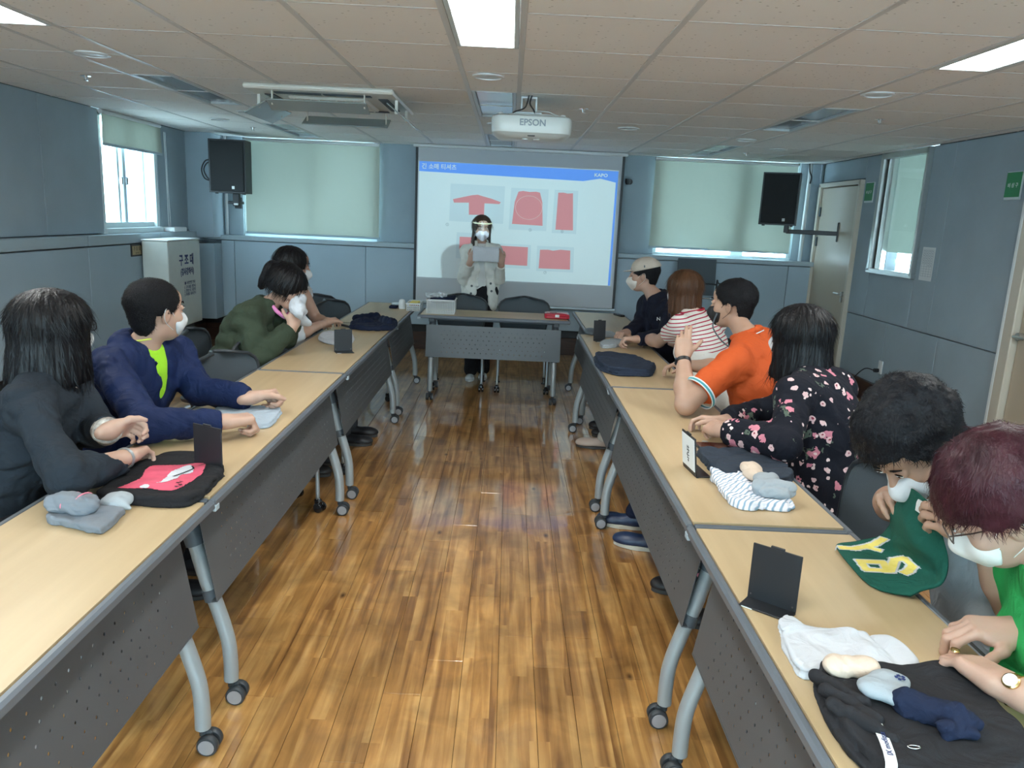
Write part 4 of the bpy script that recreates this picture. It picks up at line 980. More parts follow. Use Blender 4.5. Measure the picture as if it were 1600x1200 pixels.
def shoe(par, org, ank, d, m, sole, s=1., name='shoe', low=True):
    d = nrm((d[0], d[1], 0)); M = hframe(d, (0, 0, 1)); S = Sdf(); c = np.array((ank[0], ank[1], 0.))
    W = lambda x, y, z: c+M@(np.array((x, y, z))*s)
    S.ell(W(0, .09, .035), np.array((.042, .09, .032))*s, M, .03); S.ell(W(0, -.01, .045), np.array((.035, .055, .042))*s, M, .04); S.ell(W(0, .13, .03), np.array((.045, .06, .024))*s, M, .03)
    S.cut((0, 0, .018), (0, 0, -1))
    o = S.obj(name, .006, m, par, 1, org)
    poly = []
    for k in range(24):
        a = 2*PI*k/24; poly.append((math.cos(a)*(.042+.008*(math.sin(a) > 0))*s, (.062+math.sin(a)*.125)*s))
    MM = Matrix([[*M[0], c[0]-org[0]], [*M[1], c[1]-org[1]], [*M[2], c[2]-org[2]+.002], [0, 0, 0, 1]])
    MB().prism(poly, .018, MM).build('sole', sole, o)
def person(label, P_, **k):
    """P_: joints. returns thing"""
    for a in P_: P_[a] = np.array(P_[a], float)
    org = np.array((P_['pelvis'][0], P_['pelvis'][1], 0.)); t = thing('person', label, 'person', tuple(org)); t['_o'] = 0; del t['_o']
    h = k.get('h', .006); s = k.get('hs', 1.); fem = k.get('fem', False); Mh = hframe(k['hf'], k.get('hu', (0, 0, 1))); c = P_['head']
    sd, fr, up = torso_axes(P_)
    # skin: head, neck, shoulders, arms and hands as one surface
    S = Sdf(); skin_head(S, c, Mh, s, fem)
    nb = c+Mh@(np.array((0, -.022, -.070))*s); rn = .050 if not fem else .043
    S.cap(nb, P_['neck'], rn*.96, rn*1.02, .02); mid = (P_['shR']+P_['shL'])/2; S.cap(P_['neck'], mid-up*.08, rn*1.1, .07, .03)
    for q in ('R', 'L'):
        S.cap(P_['neck']-up*.03, P_['sh'+q]-up*.02, .035, .040, .03)
        ar = k.get('armr', (.045, .038, .037, .026)); arm(S, P_['sh'+q], P_['el'+q], P_['wr'+q], ar)
        hk = dict(curl=(.5, .7, .4), th=.5, d=None, n=(0, 0, -1)); hk.update(k.get('hand'+q, {})); d_ = hk.pop('d'); n_ = hk.pop('n')
        if d_ is None: d_ = P_['wr'+q]-P_['el'+q]
        hand(S, P_['wr'+q], d_, n_, q == 'R', k.get('hands', .98 if not fem else .9), **hk)
    S.obj('body', k.get('hb', h*.8), k.get('skin', M_skin), t, 1, org)
    eyes(c, Mh, s, t, org, k.get('closed', False))
    # trousers
    hipd = np.array(k.get('legd', (1, 0, 0)), float); S = Sdf(); pv = P_['pelvis']; kn = []
    side = np.cross(hipd, (0, 0, 1))
    for q in (1, -1):
        hp = pv+side*q*.085+np.array((0, 0, -.01))
        if 'knees' in k: kk, an = np.array(k['knees'][0 if q == 1 else 1], float), np.array(k['ankles'][0 if q == 1 else 1], float)
        else: kk = hp+hipd*.40+np.array((0, 0, .0))+side*q*.02; an = kk+hipd*(k.get('foot', .02))+np.array((0, 0, -(kk[2]-.09)))
        S.cap(hp, kk, .085, .062, .04); S.cap(kk, an, .060, k.get('cuff', .046), .03); kn.append((kk, an))
    if 'waist' in k: S.cap(pv-up*.03, pv+up*k['waist'], .130, .112, .03, fr, .74)
    S.ell(pv, np.array((.15, .15, .12))*np.array(k.get('hip', 1.))); S.post = folds(11, 22, .003)
    S.obj('trousers' if not k.get('skirt') else 'skirt', .012, k.get('trm', MATS['trouser_black']), t, 1, org)
    for (kk, an) in kn: shoe(t, org, an, k.get('shoed', hipd), k.get('shoem', MATS['shoe_dark']), k.get('solem', MATS['sole_dark']), k.get('shoes', 1.))
    if k.get('mask', M_maskw): mask(c, Mh, s, k.get('mask', M_maskw), t, org, min(.005, h))
    return t, org, Mh
def garment(t, org, P_, m, name='jacket', h=.008, g=.012, sleeves=(1., 1.), sr=(.056, .050, .046, .038), fem=False, big=1., seed=1, amp=.0035, freq=26, long=.0, neckr=.057, parent_cut=None, neckp=None, vneck=0, vr=1., nf=.010, shs=1., tail=None, loose=0):
    S = Sdf(); sd, fr, up, mid, M = torso(S, P_, g, fem, big, long, shs)
    if tail: tail(S, sd, fr, up, mid, M)
    for q, L in zip('RL', sleeves):
        sh, el, wr = P_['sh'+q], P_['el'+q], P_['wr'+q]
        if L > .5:
            f_ = (L-.5)*2; w_ = el+(wr-el)*f_; m_ = el+(w_-el)*.4
            S.cap(sh, el, sr[0]+loose, sr[1]+loose, .03); S.cap(el, m_, sr[1]+loose, sr[2]+loose*.7, .02); S.cap(m_, w_+nrm(wr-el)*.03, sr[2]+loose*.7, sr[3], .02)
            S.cut(w_, nrm(wr-el), only=(wr+nrm(wr-el)*.02, np.linalg.norm(wr+nrm(wr-el)*.02-w_)+sr[3]+.03))
        else:
            e_ = sh+(el-sh)*L*2; S.cap(sh, e_+nrm(el-sh)*.03, sr[0]+loose, sr[1]+loose, .03)
            S.cut(e_, nrm(el-sh), only=(e_+nrm(el-sh)*.07, .105))
    nk = P_['neck'] if neckp is None else neckp
    S.cap(nk+up*.035, nk+up*.13, neckr, neckr+nf, .012, op='s')
    if vneck: S.cap(nk+up*.03+fr*.05, mid-up*vneck+fr*(.13+g), neckr*.75*vr, .012+.03*(vr-1), .01, op='s')
    if amp: S.post = folds(seed, freq, amp)
    return S.obj(name, h, m, t, 1, org)
# hair -------------------------------------------------
def add_strands(par, o, org, c, M, s, m, n, L, w, mode, seed=1, jit=.25, lift=.12):
    me = o.data; V = np.empty(len(me.vertices)*3); me.vertices.foreach_get('co', V); V = V.reshape(-1, 3)+org; F = np.empty(len(me.polygons)*4, int); me.loops.foreach_get('vertex_index', F); F = F.reshape(-1, 4)
    a, b, c_, d = (V[F[:, i]] for i in range(4)); N = np.cross(c_-a, d-b); A = np.linalg.norm(N, axis=1); N /= A[:, None]+1e-12
    ct = (a+b+c_+d)/4; q = (ct-c)@M/s; out = ct-c
    if ((N*out).sum(1)*A).sum() < 0: N = -N
    Nl = N@M
    ok = ((N*out).sum(1) > .012) & (Nl[:, 2] > -.55); i = np.flatnonzero(ok); r = np.random.RandomState(seed); i = r.choice(i, n, p=A[i]/A[i].sum())
    u, v = r.rand(2, n, 1); P = a[i]*(1-u)*(1-v)+b[i]*u*(1-v)+c_[i]*u*v+d[i]*(1-u)*v; N = N[i]; q = (P-c)@M/s
    if mode == 'short': fl = np.stack([q[:, 0]*1.2, q[:, 1]+.045, q[:, 2]-.12], 1)
    elif mode == 'messy': fl = np.stack([q[:, 0]+.02*np.sin(q[:, 1]*60), q[:, 1]+.03+.02*np.sin(q[:, 0]*70), q[:, 2]-.12], 1)
    else: fl = np.stack([q[:, 0]*1.6, (q[:, 1]+.01)*1.0, -.09-np.clip(.06-q[:, 2], 0, .1)*2], 1)
    fl = fl/np.linalg.norm(fl, axis=1)[:, None]; fl = (fl+r.normal(size=fl.shape)*jit)@M.T
    fl = fl-N*(fl*N).sum(1)[:, None]; fl /= np.linalg.norm(fl, axis=1)[:, None]+1e-9; sd = np.cross(fl, N); Ls = L*r.uniform(.6, 1.2, (n, 1))*s; rows = []
    dn = np.array((0, 0, -1.))
    for k in range(4):
        t = k/3; p = P-N*.0012+fl*Ls*t+N*Ls*lift*math.sin(min(1, t*1.3)*PI*.6)-N*Ls*(.06 if mode == 'bob' else .12)*t*t+(dn*Ls*.12*t*t if mode != 'short' else 0); ww = w*(1-.8*t); rows += [p-sd*ww, p+sd*ww]
    VV = np.stack(rows, 1).reshape(-1, 3)-org; base = np.arange(n)[:, None]*8; FF = np.concatenate([base+np.array((2*k, 2*k+1, 2*k+3, 2*k+2)) for k in range(3)])
    return mesh_obj('hair_strands', VV, FF, m, par, True, kind='stuff')
def strand(seed, amp, n=70, M=None, c=None):
    f1 = wob(seed, 14)
    def post(P, d):
        i = np.flatnonzero(np.abs(d) < .03); q = (P[i]-c)@M; a = np.arctan2(q[:, 0], q[:, 1]-.0)
        d[i] += amp*np.sin(a*n+3*f1(P[i]))+amp*.8*np.sin(a*n*.37+5*f1(P[i]*1.3)); return d
    return post
def hair_short(t, org, c, M, s, m=None, seed=1, side=-.03, back=-.072, front=.058, puff=0., h=.0045, amp=.0012, top=0., st=None):
    S = Sdf(); W = lambda *p: c+M@(np.array(p)*s)
    S.ell(W(0, -.020, .040+top*.5), np.array((.084+puff, .105+puff, .086+puff+top))*s, M, .01)
    S.ell(W(0, -.050, -.030), np.array((.066+puff*.5, .058+puff*.5, .075))*s, M, .02)
    def post(P, d):
        q = (P-c)@M/s; y = q[:, 1]; hl = np.where(y > .02, side+(front-side)*np.clip((y-.020)/.055, 0, 1)**.8, np.where(y < -.05, side+(back-side)*np.clip((-.035-y)/.03, 0, 1), side))
        hl = hl+.004*np.sin(q[:, 0]*170+2*np.sin(y*90))
        return np.maximum(d+.0*y+np.clip(-.01-q[:, 2], 0, .06)*.16, (hl-q[:, 2])*s*.8)
    f1 = wob(seed, 130, 7); f2 = wob(seed+5, 45)
    def post2(P, d): d = post(P, d); return d-amp*f1(P)*1.5-amp*1.6*f2(P)
    S.post = post2; o_ = S.obj('hair', h, m or M_hshort, t, 0, org); add_strands(o_, o_, org, c, M, s, m or M_hshort, 4200 if h < .005 else 1800, (.016 if puff < .01 else .022) if st is None else st[0], .0009 if h < .005 else .0014, 'short' if puff < .01 else 'messy', seed, (.30 if puff < .01 else .45) if st is None else st[1], (.30 if puff < .01 else .22) if st is None else st[2]); return o_
def hair_bob(t, org, c, M, s, m, length=.15, seed=1, bangs=True, h=.0045, w=.0, flare=0., fringe_z=.028, open_=.050, amp=.0016, tips=.012):
    S = Sdf(); W = lambda *p: c+M@(np.array(p)*s)
    S.ell(W(0, -.020, .038), np.array((.089+w, .109+w, .088))*s, M, .01)
    S.cap(W(0, -.024, .02), W(0, -.030, -length+.03), (.087+w)*s, (.088+w+flare)*s, .03, M[:, 1], 1.12)
    cutz = -length
    f3 = wob(seed+9, 60)
    st = strand(seed, amp, 62, M, c)
    def post(P, d):
        q = (P-c)@M/s; x, y, z = q.T
        front = np.maximum(np.maximum(np.abs(x)-open_-.25*np.clip(-z, 0, .1), .030-y), z-(fringe_z-(.012*np.abs(x)/.05)+.003*np.sin(x*300)))  # face opening
        under = np.maximum(np.maximum(np.abs(x)-.075, y-.12), z+.05+.0*y); under = np.maximum(under, -.10-y+.0)
        inner = np.sqrt((x/.072)**2+((y+.005)/.085)**2)-1; inner = np.maximum(inner*.07, z+.045)
        d = np.maximum(d, -front*s); d = np.maximum(d, -inner*s)
        d = np.maximum(d, (cutz+tips*.4*np.sin(x*70+1.5*np.sin(y*50))*1.+.0-z)*s)
        return d
    S.post = lambda P, d: post(P, st(P, d)); o_ = S.obj('hair', h, m, t, 0, org); add_strands(o_, o_, org, c, M, s, m, 4200 if h < .005 else 1800, .050, .0009 if h < .005 else .0015, 'bob', seed, .07, .05); return o_
def glasses(c, M, s, par, org, m=None, big=1.):
    W = lambda *p: Vector(c+M@(np.array(p)*s)-org); mb = MB()
    for q in (-1, 1):
        mb.tube([W(q*.031+.023*big*math.cos(a), .108-.004*abs(math.cos(a)*q), .004+.018*big*math.sin(a)) for a in [k*PI/8 for k in range(16)]], .0016*s, 6, closed=True)
        mb.tube([W(q*(.031+.022*big), .103, .010), W(q*.074, .06, .012), W(q*.080, -.01, .008), W(q*.080, -.03, -.010)], .0016*s, 6)
    mb.tube([W(-.009, .110, .008), W(.009, .110, .008)], .0015*s, 6)
    mb.build('glasses', m or M_black, par, True)
def band(par, org, p, d, r, wd, m, name, th=.003):
    d = Vector(nrm(d)); p = Vector(p)-Vector(org); a = d.orthogonal().normalized(); b = d.cross(a); mb = MB(); n = 28; V = []; F = []
    for (rr, o_) in ((r, -wd/2), (r+th, -wd/2), (r+th, wd/2), (r, wd/2)):
        for k in range(n): an = 2*PI*k/n; V.append(p+d*o_+(a*math.cos(an)+b*math.sin(an))*rr)
    for i_ in range(4):
        for k in range(n): l = (k+1) % n; j = (i_+1) % 4; F.append((i_*n+k, i_*n+l, j*n+l, j*n+k))
    mb.add(V, F); return mb.build(name, m, par, .6)

cloth_mat('trouser_black', (.012, .012, .015)); cloth_mat('trouser_navy', (.012, .018, .045)); mat('shoe_dark', (.015, .015, .018), .5); mat('sole_dark', (.05, .05, .05), .6)
cloth_mat('trouser_grey', (.05, .055, .065))

# 1 woman in grey blazer (left, nearest)
M_blz = cloth_mat('blazer_charcoal', (.018, .025, .034), bscale=800)
M_blouse = cloth_mat('blouse_patterned', (.62, .58, .52), col2=(.16, .13, .12), vscale=55)
P1 = dict(head=(-1.435, 2.435, 1.125), neck=(-1.475, 2.41, .985), shR=(-1.39, 2.20, .925), shL=(-1.47, 2.53, .925), pelvis=(-1.62, 2.30, .52), elR=(-1.17, 1.985, .795), wrR=(-1.12, 2.20, .785), elL=(-1.32, 2.42, .80), wrL=(-1.175, 2.22, .86))
t, o, Mh = person('person in charcoal blazer with black bob and glasses, nearest on the left', P1, foot=-.12, hf=(.38, .92, .0), fem=True, h=.0055, hb=.0045, handR=dict(d=(.05, 1, .0), n=(.25, 0, -1), curl=(.75, .9, .5)), handL=dict(d=(.30, .95, -.05), n=(.8, -.2, -.6), curl=(1., 1.1, .7), th=.9))
garment(t, o, P1, M_blz, 'blazer', .006, .012, (.96, .93), (.057, .055, .049, .043), True, .98, 21, .0038, 30, .08, vneck=.30, vr=1.5)
garment(t, o, P1, M_blouse, 'blouse', .008, -.006, (.5, .99), (.038, .038, .042, .040), True, .94, 22, .002, 30, .05, vneck=.05)
hair_bob(t, o, P1['head'], Mh, 1.02, M_hblack, .165, 3, h=.0045, w=.012, flare=.012)
glasses(P1['head'], Mh, 1., t, o)
band(t, o, P1['wrR']-np.array((0, .004, 0)), P1['wrR']-P1['elR'], .029, .010, M_silver, 'bracelet')

# 2 man in navy jacket
M_navyj = cloth_mat('navy_jacket', (.004, .013, .058), var=.12, rough=.7)
M_lime = cloth_mat('lime_tshirt', (.32, .65, .03))
P2 = dict(head=(-1.345, 2.95, 1.125), neck=(-1.40, 2.935, .985), shR=(-1.44, 2.76, .935), shL=(-1.35, 3.13, .925), pelvis=(-1.60, 2.93, .52), elR=(-1.215, 2.53, .795), wrR=(-.985, 2.635, .785), elL=(-1.23, 3.03, .80), wrL=(-1.005, 2.985, .788))
t, o, Mh = person('person in navy hooded jacket with lime collar, resting both fists on the table', P2, foot=-.12, hf=(.50, .86, .02), h=.0055, hb=.004, hands=1.1, handR=dict(d=(.80, .60, .04), n=(.05, 0, -1), curl=(1.25, 1.45, .9), th=.8, spread=.02), handL=dict(d=(.60, .80, .05), n=(.3, -.3, -.9), curl=(1.25, 1.45, .9), th=.9, spread=.02))
def hood(S, sd, fr, up, mid, M):
    nk = P2['neck']
    for a in range(7):
        an = -1.9+a*.63; S.ell(nk+up*.005-fr*.045*math.cos(an)+sd*.085*math.sin(an)-fr*.03, np.array((.034, .030, .036)), M, .03)
garment(t, o, P2, M_navyj, 'jacket', .006, .016, (.985, .985), (.062, .058, .050, .038), False, 1.02, 31, .0042, 30, .06, vneck=.12, tail=hood)
garment(t, o, P2, M_lime, 'tshirt', .007, .006, (.3, .3), (.045, .045, .044, .040), False, 1., 32, .001, 30, 0, vneck=.0, neckr=.056)
hair_short(t, o, P2['head'], Mh, 1.02, None, 5, -.006, -.088, .050, h=.0045, amp=.0009)
MB().tube([Vector(P2['neck']+np.array((.012+.060*math.cos(a), .060*math.sin(a), .034+.010*math.cos(a)))-o) for a in [-2.9+k*.25 for k in range(19)]], .0032, 8).build('neck_strap', mat('lime_cord', (.75, .85, .12), .6), t, True)

# 3 woman in green jacket
M_grn = cloth_mat('olive_jacket', (.040, .056, .036), var=.1); M_pink = cloth_mat('pink_scarf', (.75, .25, .50))
P3 = dict(head=(-1.245, 4.37, 1.10), neck=(-1.365, 4.41, .985), shR=(-1.43, 4.25, .935), shL=(-1.43, 4.60, .925), pelvis=(-1.60, 4.42, .52), elR=(-1.365, 4.19, .705), wrR=(-1.205, 4.33, .885), elL=(-1.36, 4.60, .71), wrL=(-1.235, 4.46, .90))
t, o, Mh = person('person in olive green jacket, head bowed into a white cloth', P3, hf=(.86, -.12, -.42), hu=(.42, 0, .9), fem=True, h=.007, hb=.0055, closed=True, handR=dict(d=(.1, .35, .9), n=(-.6, .7, -.2), curl=(.5, .7, .4)), handL=dict(d=(.1, -.2, .95), n=(-.8, -.6, 0), curl=(.5, .7, .4)), mask=None)
garment(t, o, P3, M_grn, 'jacket', .009, .030, (.95, .95), (.078, .072, .062, .048), True, 1.12, 41, .006, 24, .06, vneck=.16, neckr=.066)
garment(t, o, P3, cloth_mat('dark_top', (.015, .015, .03)), 'tshirt', .010, .006, (.3, .3), (.045, .045, .044, .04), True, 1, 42, .001, 30)
MB().tube(bez([Vector(P3['neck']+np.array(v)-o) for v in ((.02, -.058, .035), (.045, -.06, -.01), (.085, -.05, -.05), (.105, -.02, -.065), (.10, .03, -.05))], 5), .012, 8).build('pink_collar', M_pink, t, True)
hair_bob(t, o, P3['head'], Mh, 1., M_hblack, .045, 7, h=.006, w=.006, fringe_z=.030, open_=.040)
S = Sdf(); S.ell(P3['head']+Mh@V3(0, -.115, .035), (.052, .050, .060)); S.ell(P3['head']+Mh@V3(0, -.135, -.02), (.040, .034, .075), Mh); S.post = strand(9, .002, 40, Mh, P3['head']+Mh@V3(0, -.12, 0)); S.obj('hair_bun', .006, M_hblack, t, 0, o)

# 4 woman in white blouse
M_wht = cloth_mat('white_blouse', (.70, .72, .74))
P4 = dict(head=(-1.385, 4.985, 1.170), neck=(-1.41, 5.0, 1.035), shR=(-1.355, 4.86, .965), shL=(-1.37, 5.18, .965), pelvis=(-1.47, 5.06, .52), elR=(-1.335, 4.88, .745), wrR=(-1.235, 5.05, .785), elL=(-1.30, 5.26, .78), wrL=(-1.20, 5.12, .80))
t, o, Mh = person('person in white blouse, half hidden behind the olive jacket', P4, hf=(.90, .43, -.12), fem=True, h=.007, hb=.0055, handR=dict(d=(.15, .98, .05), n=(.2, 0, -1), curl=(.4, .5, .3)), handL=dict(d=(.2, .9, .1), n=(.2, 0, -1), curl=(.6, .6, .4)), trm=MATS['trouser_grey'])
garment(t, o, P4, M_wht, 'blouse', .009, .016, (.55, .55), (.060, .056, .052, .04), True, 1., 51, .006, 20, .04, vneck=.08)
hair_bob(t, o, P4['head'], Mh, 1., M_hblack, .13, 8, h=.006, w=.0, fringe_z=.034, open_=.046)

# 5 presenter
M_ivory = cloth_mat('ivory_blazer', (.70, .69, .64)); 
P5 = dict(head=(-.263, 7.25, 1.425), neck=(-.262, 7.285, 1.285), shR=(-.390, 7.30, 1.215), shL=(-.125, 7.30, 1.220), pelvis=(-.255, 7.30, .86), elR=(-.428, 7.23, .955), wrR=(-.345, 7.05, 1.140), elL=(-.080, 7.23, .965), wrL=(-.070, 7.05, 1.135))
t, o, Mh = person('person standing at the screen in an ivory blazer, holding up a white cloth', P5, hf=(.16, -.97, -.10), fem=True, h=.006, hb=.005, hs=.96, mask=M_maskp, legd=(0, -1, 0), knees=[(-.325, 7.27, .47), (-.195, 7.28, .47)], ankles=[(-.325, 7.25, .09), (-.205, 7.33, .09)], cuff=.062, hip=(.80, .60, .9), waist=.075, shoem=mat('sneaker_white', (.6, .58, .56), .6), solem=mat('sole_white', (.7, .7, .7), .6), shoes=.85,
    handR=dict(d=(.42, -.15, .85), n=(.3, .9, .1), curl=(.7, .8, .4), th=.8), handL=dict(d=(-.25, -.15, .9), n=(-.4, .9, .1), curl=(.7, .8, .4), th=.8))
def jtail(S, sd, fr, up, mid, M):
    S.cap(P5['pelvis']+up*.10, P5['pelvis']-up*.10, .138, .165, .05, fr, .72)
    pv = P5['pelvis']
    for z_, w_ in ((.20, .016), (.12, .026), (.05, .040), (-.02, .055), (-.10, .066), (-.20, .072)): S.box(pv+up*z_+fr*.12-sd*.012, (w_, .085, .055), M, .012, .02, op='s')
garment(t, o, P5, M_ivory, 'blazer', .006, .010, (.90, .90), (.046, .046, .044, .040), True, .86, 61, .004, 30, 0, vneck=.34, shs=.82, tail=jtail)
garment(t, o, P5, cloth_mat('white_inner_top', (.60, .60, .58)), 'inner_top', .007, .0, (.2, .2), (.040, .04, .04, .04), True, .80, 62, .002, 30)
mb = MB()
for x_, z_ in ((-.335, .90), (-.34, .83), (-.16, .93), (-.15, .86)): mb.lathe((x_-o[0], 7.30-.150-o[1], z_), [(.011, .0), (.010, .006), (.002, .007)], axis=1, n=12)
mb.build('buttons', M_seam, t)
hair_bob(t, o, P5['head'], Mh, .97, hair_mat('hair_dark_brown', (.035, .020, .013)), .215, 12, h=.005, w=-.002, fringe_z=.030, open_=.050, flare=.006)
fs = Sdf(); W5 = lambda *p: P5['head']+Mh@(np.array(p)*.97)
m_ = bpy.data.materials.new('face_shield_clear'); m_.use_nodes = True; nt = m_.node_tree; nt.nodes.clear(); oo = nt.nodes.new('ShaderNodeOutputMaterial'); tr = nt.nodes.new('ShaderNodeBsdfTransparent'); gl = nt.nodes.new('ShaderNodeBsdfGlossy'); gl.inputs['Roughness'].default_value = .12; mx = nt.nodes.new('ShaderNodeMixShader'); mx.inputs[0].default_value = .03; nt.links.new(tr.outputs[0], mx.inputs[1]); nt.links.new(gl.outputs[0], mx.inputs[2]); nt.links.new(mx.outputs[0], oo.inputs[0])
V = []; F = []
for j in range(2):
    for k in range(15): a = -1.2+k*2.4/14; V.append(tuple(W5(.095*math.sin(a), .02+.105*math.cos(a)+(.02*j), (.075, -.10)[j])-o))
for k in range(14): F.append((k, k+1, 16+k, 15+k))
mesh_obj('face_shield', V, F, m_, t, True)
MB().tube([Vector(W5(.092*math.sin(a), .0+.112*math.cos(a), .056)-o) for a in [-1.5+k*PI/12 for k in range(12)]], .006, 6).build('shield_band', mat('band_cream', (.78, .74, .5), .4), t, True)

# 6 man in beige cap
M_dark = cloth_mat('black_hoodie', (.008, .010, .022))
P6 = dict(head=(.995, 5.70, 1.165), neck=(1.075, 5.62, 1.02), shL=(1.15, 5.42, .945), shR=(1.07, 5.80, .95), pelvis=(1.27, 5.52, .52), elL=(1.10, 5.13, .80), wrL=(.875, 5.05, .785), elR=(.98, 5.62, .79), wrR=(.86, 5.42, .775))
t, o, Mh = person('person in beige cap and black hooded jacket, farthest on the right', P6, hf=(-.93, .33, -.05), h=.007, hb=.0055, hands=1., mask=mat('mask_cream', (.72, .66, .60), .8), legd=(-1, 0, 0), handL=dict(d=(-.97, .12, 0), n=(-.2, -.2, -1), curl=(1.1, 1.2, .7), th=.9), handR=dict(d=(-.6, -.7, 0), curl=(.8, .9, .5)))
def hood6(S, sd, fr, up, mid, M):
    for a in range(7):
        an = -1.9+a*.63; S.ell(P6['neck']+up*.0-fr*.045*math.cos(an)+sd*.085*math.sin(an)-fr*.03, np.array((.034, .030, .036)), M, .03)
garment(t, o, P6, M_dark, 'hoodie', .009, .022, (.99, .99), (.070, .062, .054, .042), False, 1.06, 71, .007, 17, .05, vneck=.08, tail=hood6)
text('chest_print', 'National', .035, frame((1.10-o[0], 5.295-o[1], .90), (.95, -.3, .1), (0, .05, 1)), M_paper, t, .001)
hair_short(t, o, P6['head'], Mh, 1., None, 6, -.02, -.075, .02, h=.006)
S = Sdf(); W6 = lambda *p: P6['head']+Mh@np.array(p)
S.ell(W6(0, -.020, .052), (.093, .112, .085), Mh); S.cut(W6(0, 0, .040), Mh@V3(0, -.22, -1)); S.ell(W6(0, -.135, .02), (.03, .02, .022), Mh, .004, 's')
M_cap = cloth_mat('beige_cap', (.56, .48, .40)); cp = S.obj('cap', .005, M_cap, t, 1, o)
S = Sdf(); S.ell(W6(0, .115, .046), (.078, .085, .020), Mh); S.cut(W6(0, 0, .053), Mh@V3(0, .15, 1)); S.cut(W6(0, .06, .0), Mh@V3(0, -1, 0)); S.obj('peak', .0045, M_cap, cp, 1, o)
MB().box((0, 0, 0), (.004, .045, .016), .001).build('cap_label', M_seam, cp, loc=tuple(W6(.0, -.02, .07)+Mh@V3(-.093, 0, 0)-o))

# 7 woman in striped top
def stripe_mat():
    m = cloth_mat('red_white_stripes', (.78, .74, .74)); nt = m.node_tree; b = nt.nodes['Principled BSDF']; L = nt.links.new
    tc = nt.nodes.new('ShaderNodeTexCoord'); sp = nt.nodes.new('ShaderNodeSeparateXYZ'); L(tc.outputs['Object'], sp.inputs[0])
    a = nt.nodes.new('ShaderNodeMath'); a.operation = 'MULTIPLY_ADD'; L(sp.outputs[0], a.inputs[0]); a.inputs[1].default_value = -.18; L(sp.outputs[2], a.inputs[2])
    d = nt.nodes.new('ShaderNodeMath'); d.operation = 'MODULO'; L(a.outputs[0], d.inputs[0]); d.inputs[1].default_value = .0225
    g = nt.nodes.new('ShaderNodeMath'); g.operation = 'LESS_THAN'; L(d.outputs[0], g.inputs[0]); g.inputs[1].default_value = .0062
    h = nt.nodes.new('ShaderNodeMath'); h.operation = 'GREATER_THAN'; L(sp.outputs[2], h.inputs[0]); h.inputs[1].default_value = .80
    q = nt.nodes.new('ShaderNodeMath'); q.operation = 'MULTIPLY'; L(g.outputs[0], q.inputs[0]); L(h.outputs[0], q.inputs[1])
    mx = nt.nodes.new('ShaderNodeMix'); mx.data_type = 'RGBA'; mx.inputs['A'].default_value = (.78, .75, .70, 1); mx.inputs['B'].default_value = (.42, .02, .06, 1); L(q.outputs[0], mx.inputs[0]); L(mx.outputs['Result'], b.inputs['Base Color']); return m
P7 = dict(head=(1.10, 4.845, 1.145), neck=(1.15, 4.76, 1.01), shL=(1.055, 4.62, .945), shR=(1.31, 4.82, .945), pelvis=(1.30, 4.62, .52), elL=(.985, 4.90, .80), wrL=(.925, 5.13, .785), elR=(1.22, 5.02, .77), wrR=(1.05, 5.12, .78))
t, o, Mh = person('person with brown bob in red and white striped top, seen from behind', P7, hf=(-.50, .86, 0), fem=True, h=.007, hb=.005, legd=(-1, 0, 0), handL=dict(d=(.05, 1, 0), n=(-.3, 0, -1), curl=(.5, .6, .4)), handR=dict(d=(-.9, .3, 0)), shoem=mat('shoe_beige', (.46, .36, .30), .5), foot=-.02, knees=[(.93, 4.78, .50), (.93, 4.56, .50)], ankles=[(.71, 5.12, .085), (.90, 4.60, .09)], trm=cloth_mat('skirt_white', (.62, .60, .56)), shoed=(-1, .15, 0), mask=M_maskw)
garment(t, o, P7, stripe_mat(), 'striped_top', .008, .014, (.26, .26), (.058, .060, .05, .04), True, 1., 81, .003, 22, .04, neckr=.064)
MB().tube([Vector(P7['neck']+np.array((.072*math.cos(a), .072*math.sin(a), .018+.012*math.cos(a)))-o) for a in [k*PI/12 for k in range(24)]], .006, 6, closed=True).build('neck_trim', mat('red_trim', (.5, .02, .04), .7), t, True)
hair_bob(t, o, P7['head'], Mh, 1., M_hbrown, .155, 14, h=.005, w=.008)
# 8 man in orange polo
M_or = cloth_mat('orange_polo', (.55, .088, .018), rough=.75)
P8 = dict(head=(1.125, 3.84, 1.165), neck=(1.175, 3.70, 1.025), shL=(1.035, 3.40, .945), shR=(1.285, 3.74, .985), pelvis=(1.30, 3.42, .52), elL=(.80, 3.26, .775), wrL=(.815, 3.46, .955), elR=(1.15, 3.98, .81), wrR=(1.0, 4.08, .80))
t, o, Mh = person('person in bright orange polo shirt, elbow on table and hand raised', P8, hf=(-.80, .60, -.04), h=.006, hb=.0045, hands=.93, skin=M_skin2, mask=M_maskb, legd=(-1, 0, 0), armr=(.050, .044, .042, .029), handL=dict(d=(.0, .25, .97), n=(.25, .9, -.2), curls=[(.35, .45, .25), (.45, .6, .3), (.7, .8, .5), (.9, .9, .5)], spread=.05, th=.2), handR=dict(d=(-.9, .3, 0)),
    knees=[(.92, 3.66, .52), (.95, 3.40, .52)], ankles=[(.70, 3.72, .09), (.75, 3.46, .15)], trm=MATS['trouser_navy'], shoem=mat('boat_shoe_navy', (.015, .030, .075), .4), solem=mat('sole_cream', (.55, .52, .45), .6), shoed=(-1, .35, 0))
garment(t, o, P8, M_or, 'polo_shirt', .007, .016, (.36, .36), (.064, .066, .05, .04), False, 1.02, 91, .0045, 20, .06, vneck=.06, neckr=.060)
sd, fr, up = torso_axes(P8); nk = P8['neck']
S = Sdf()
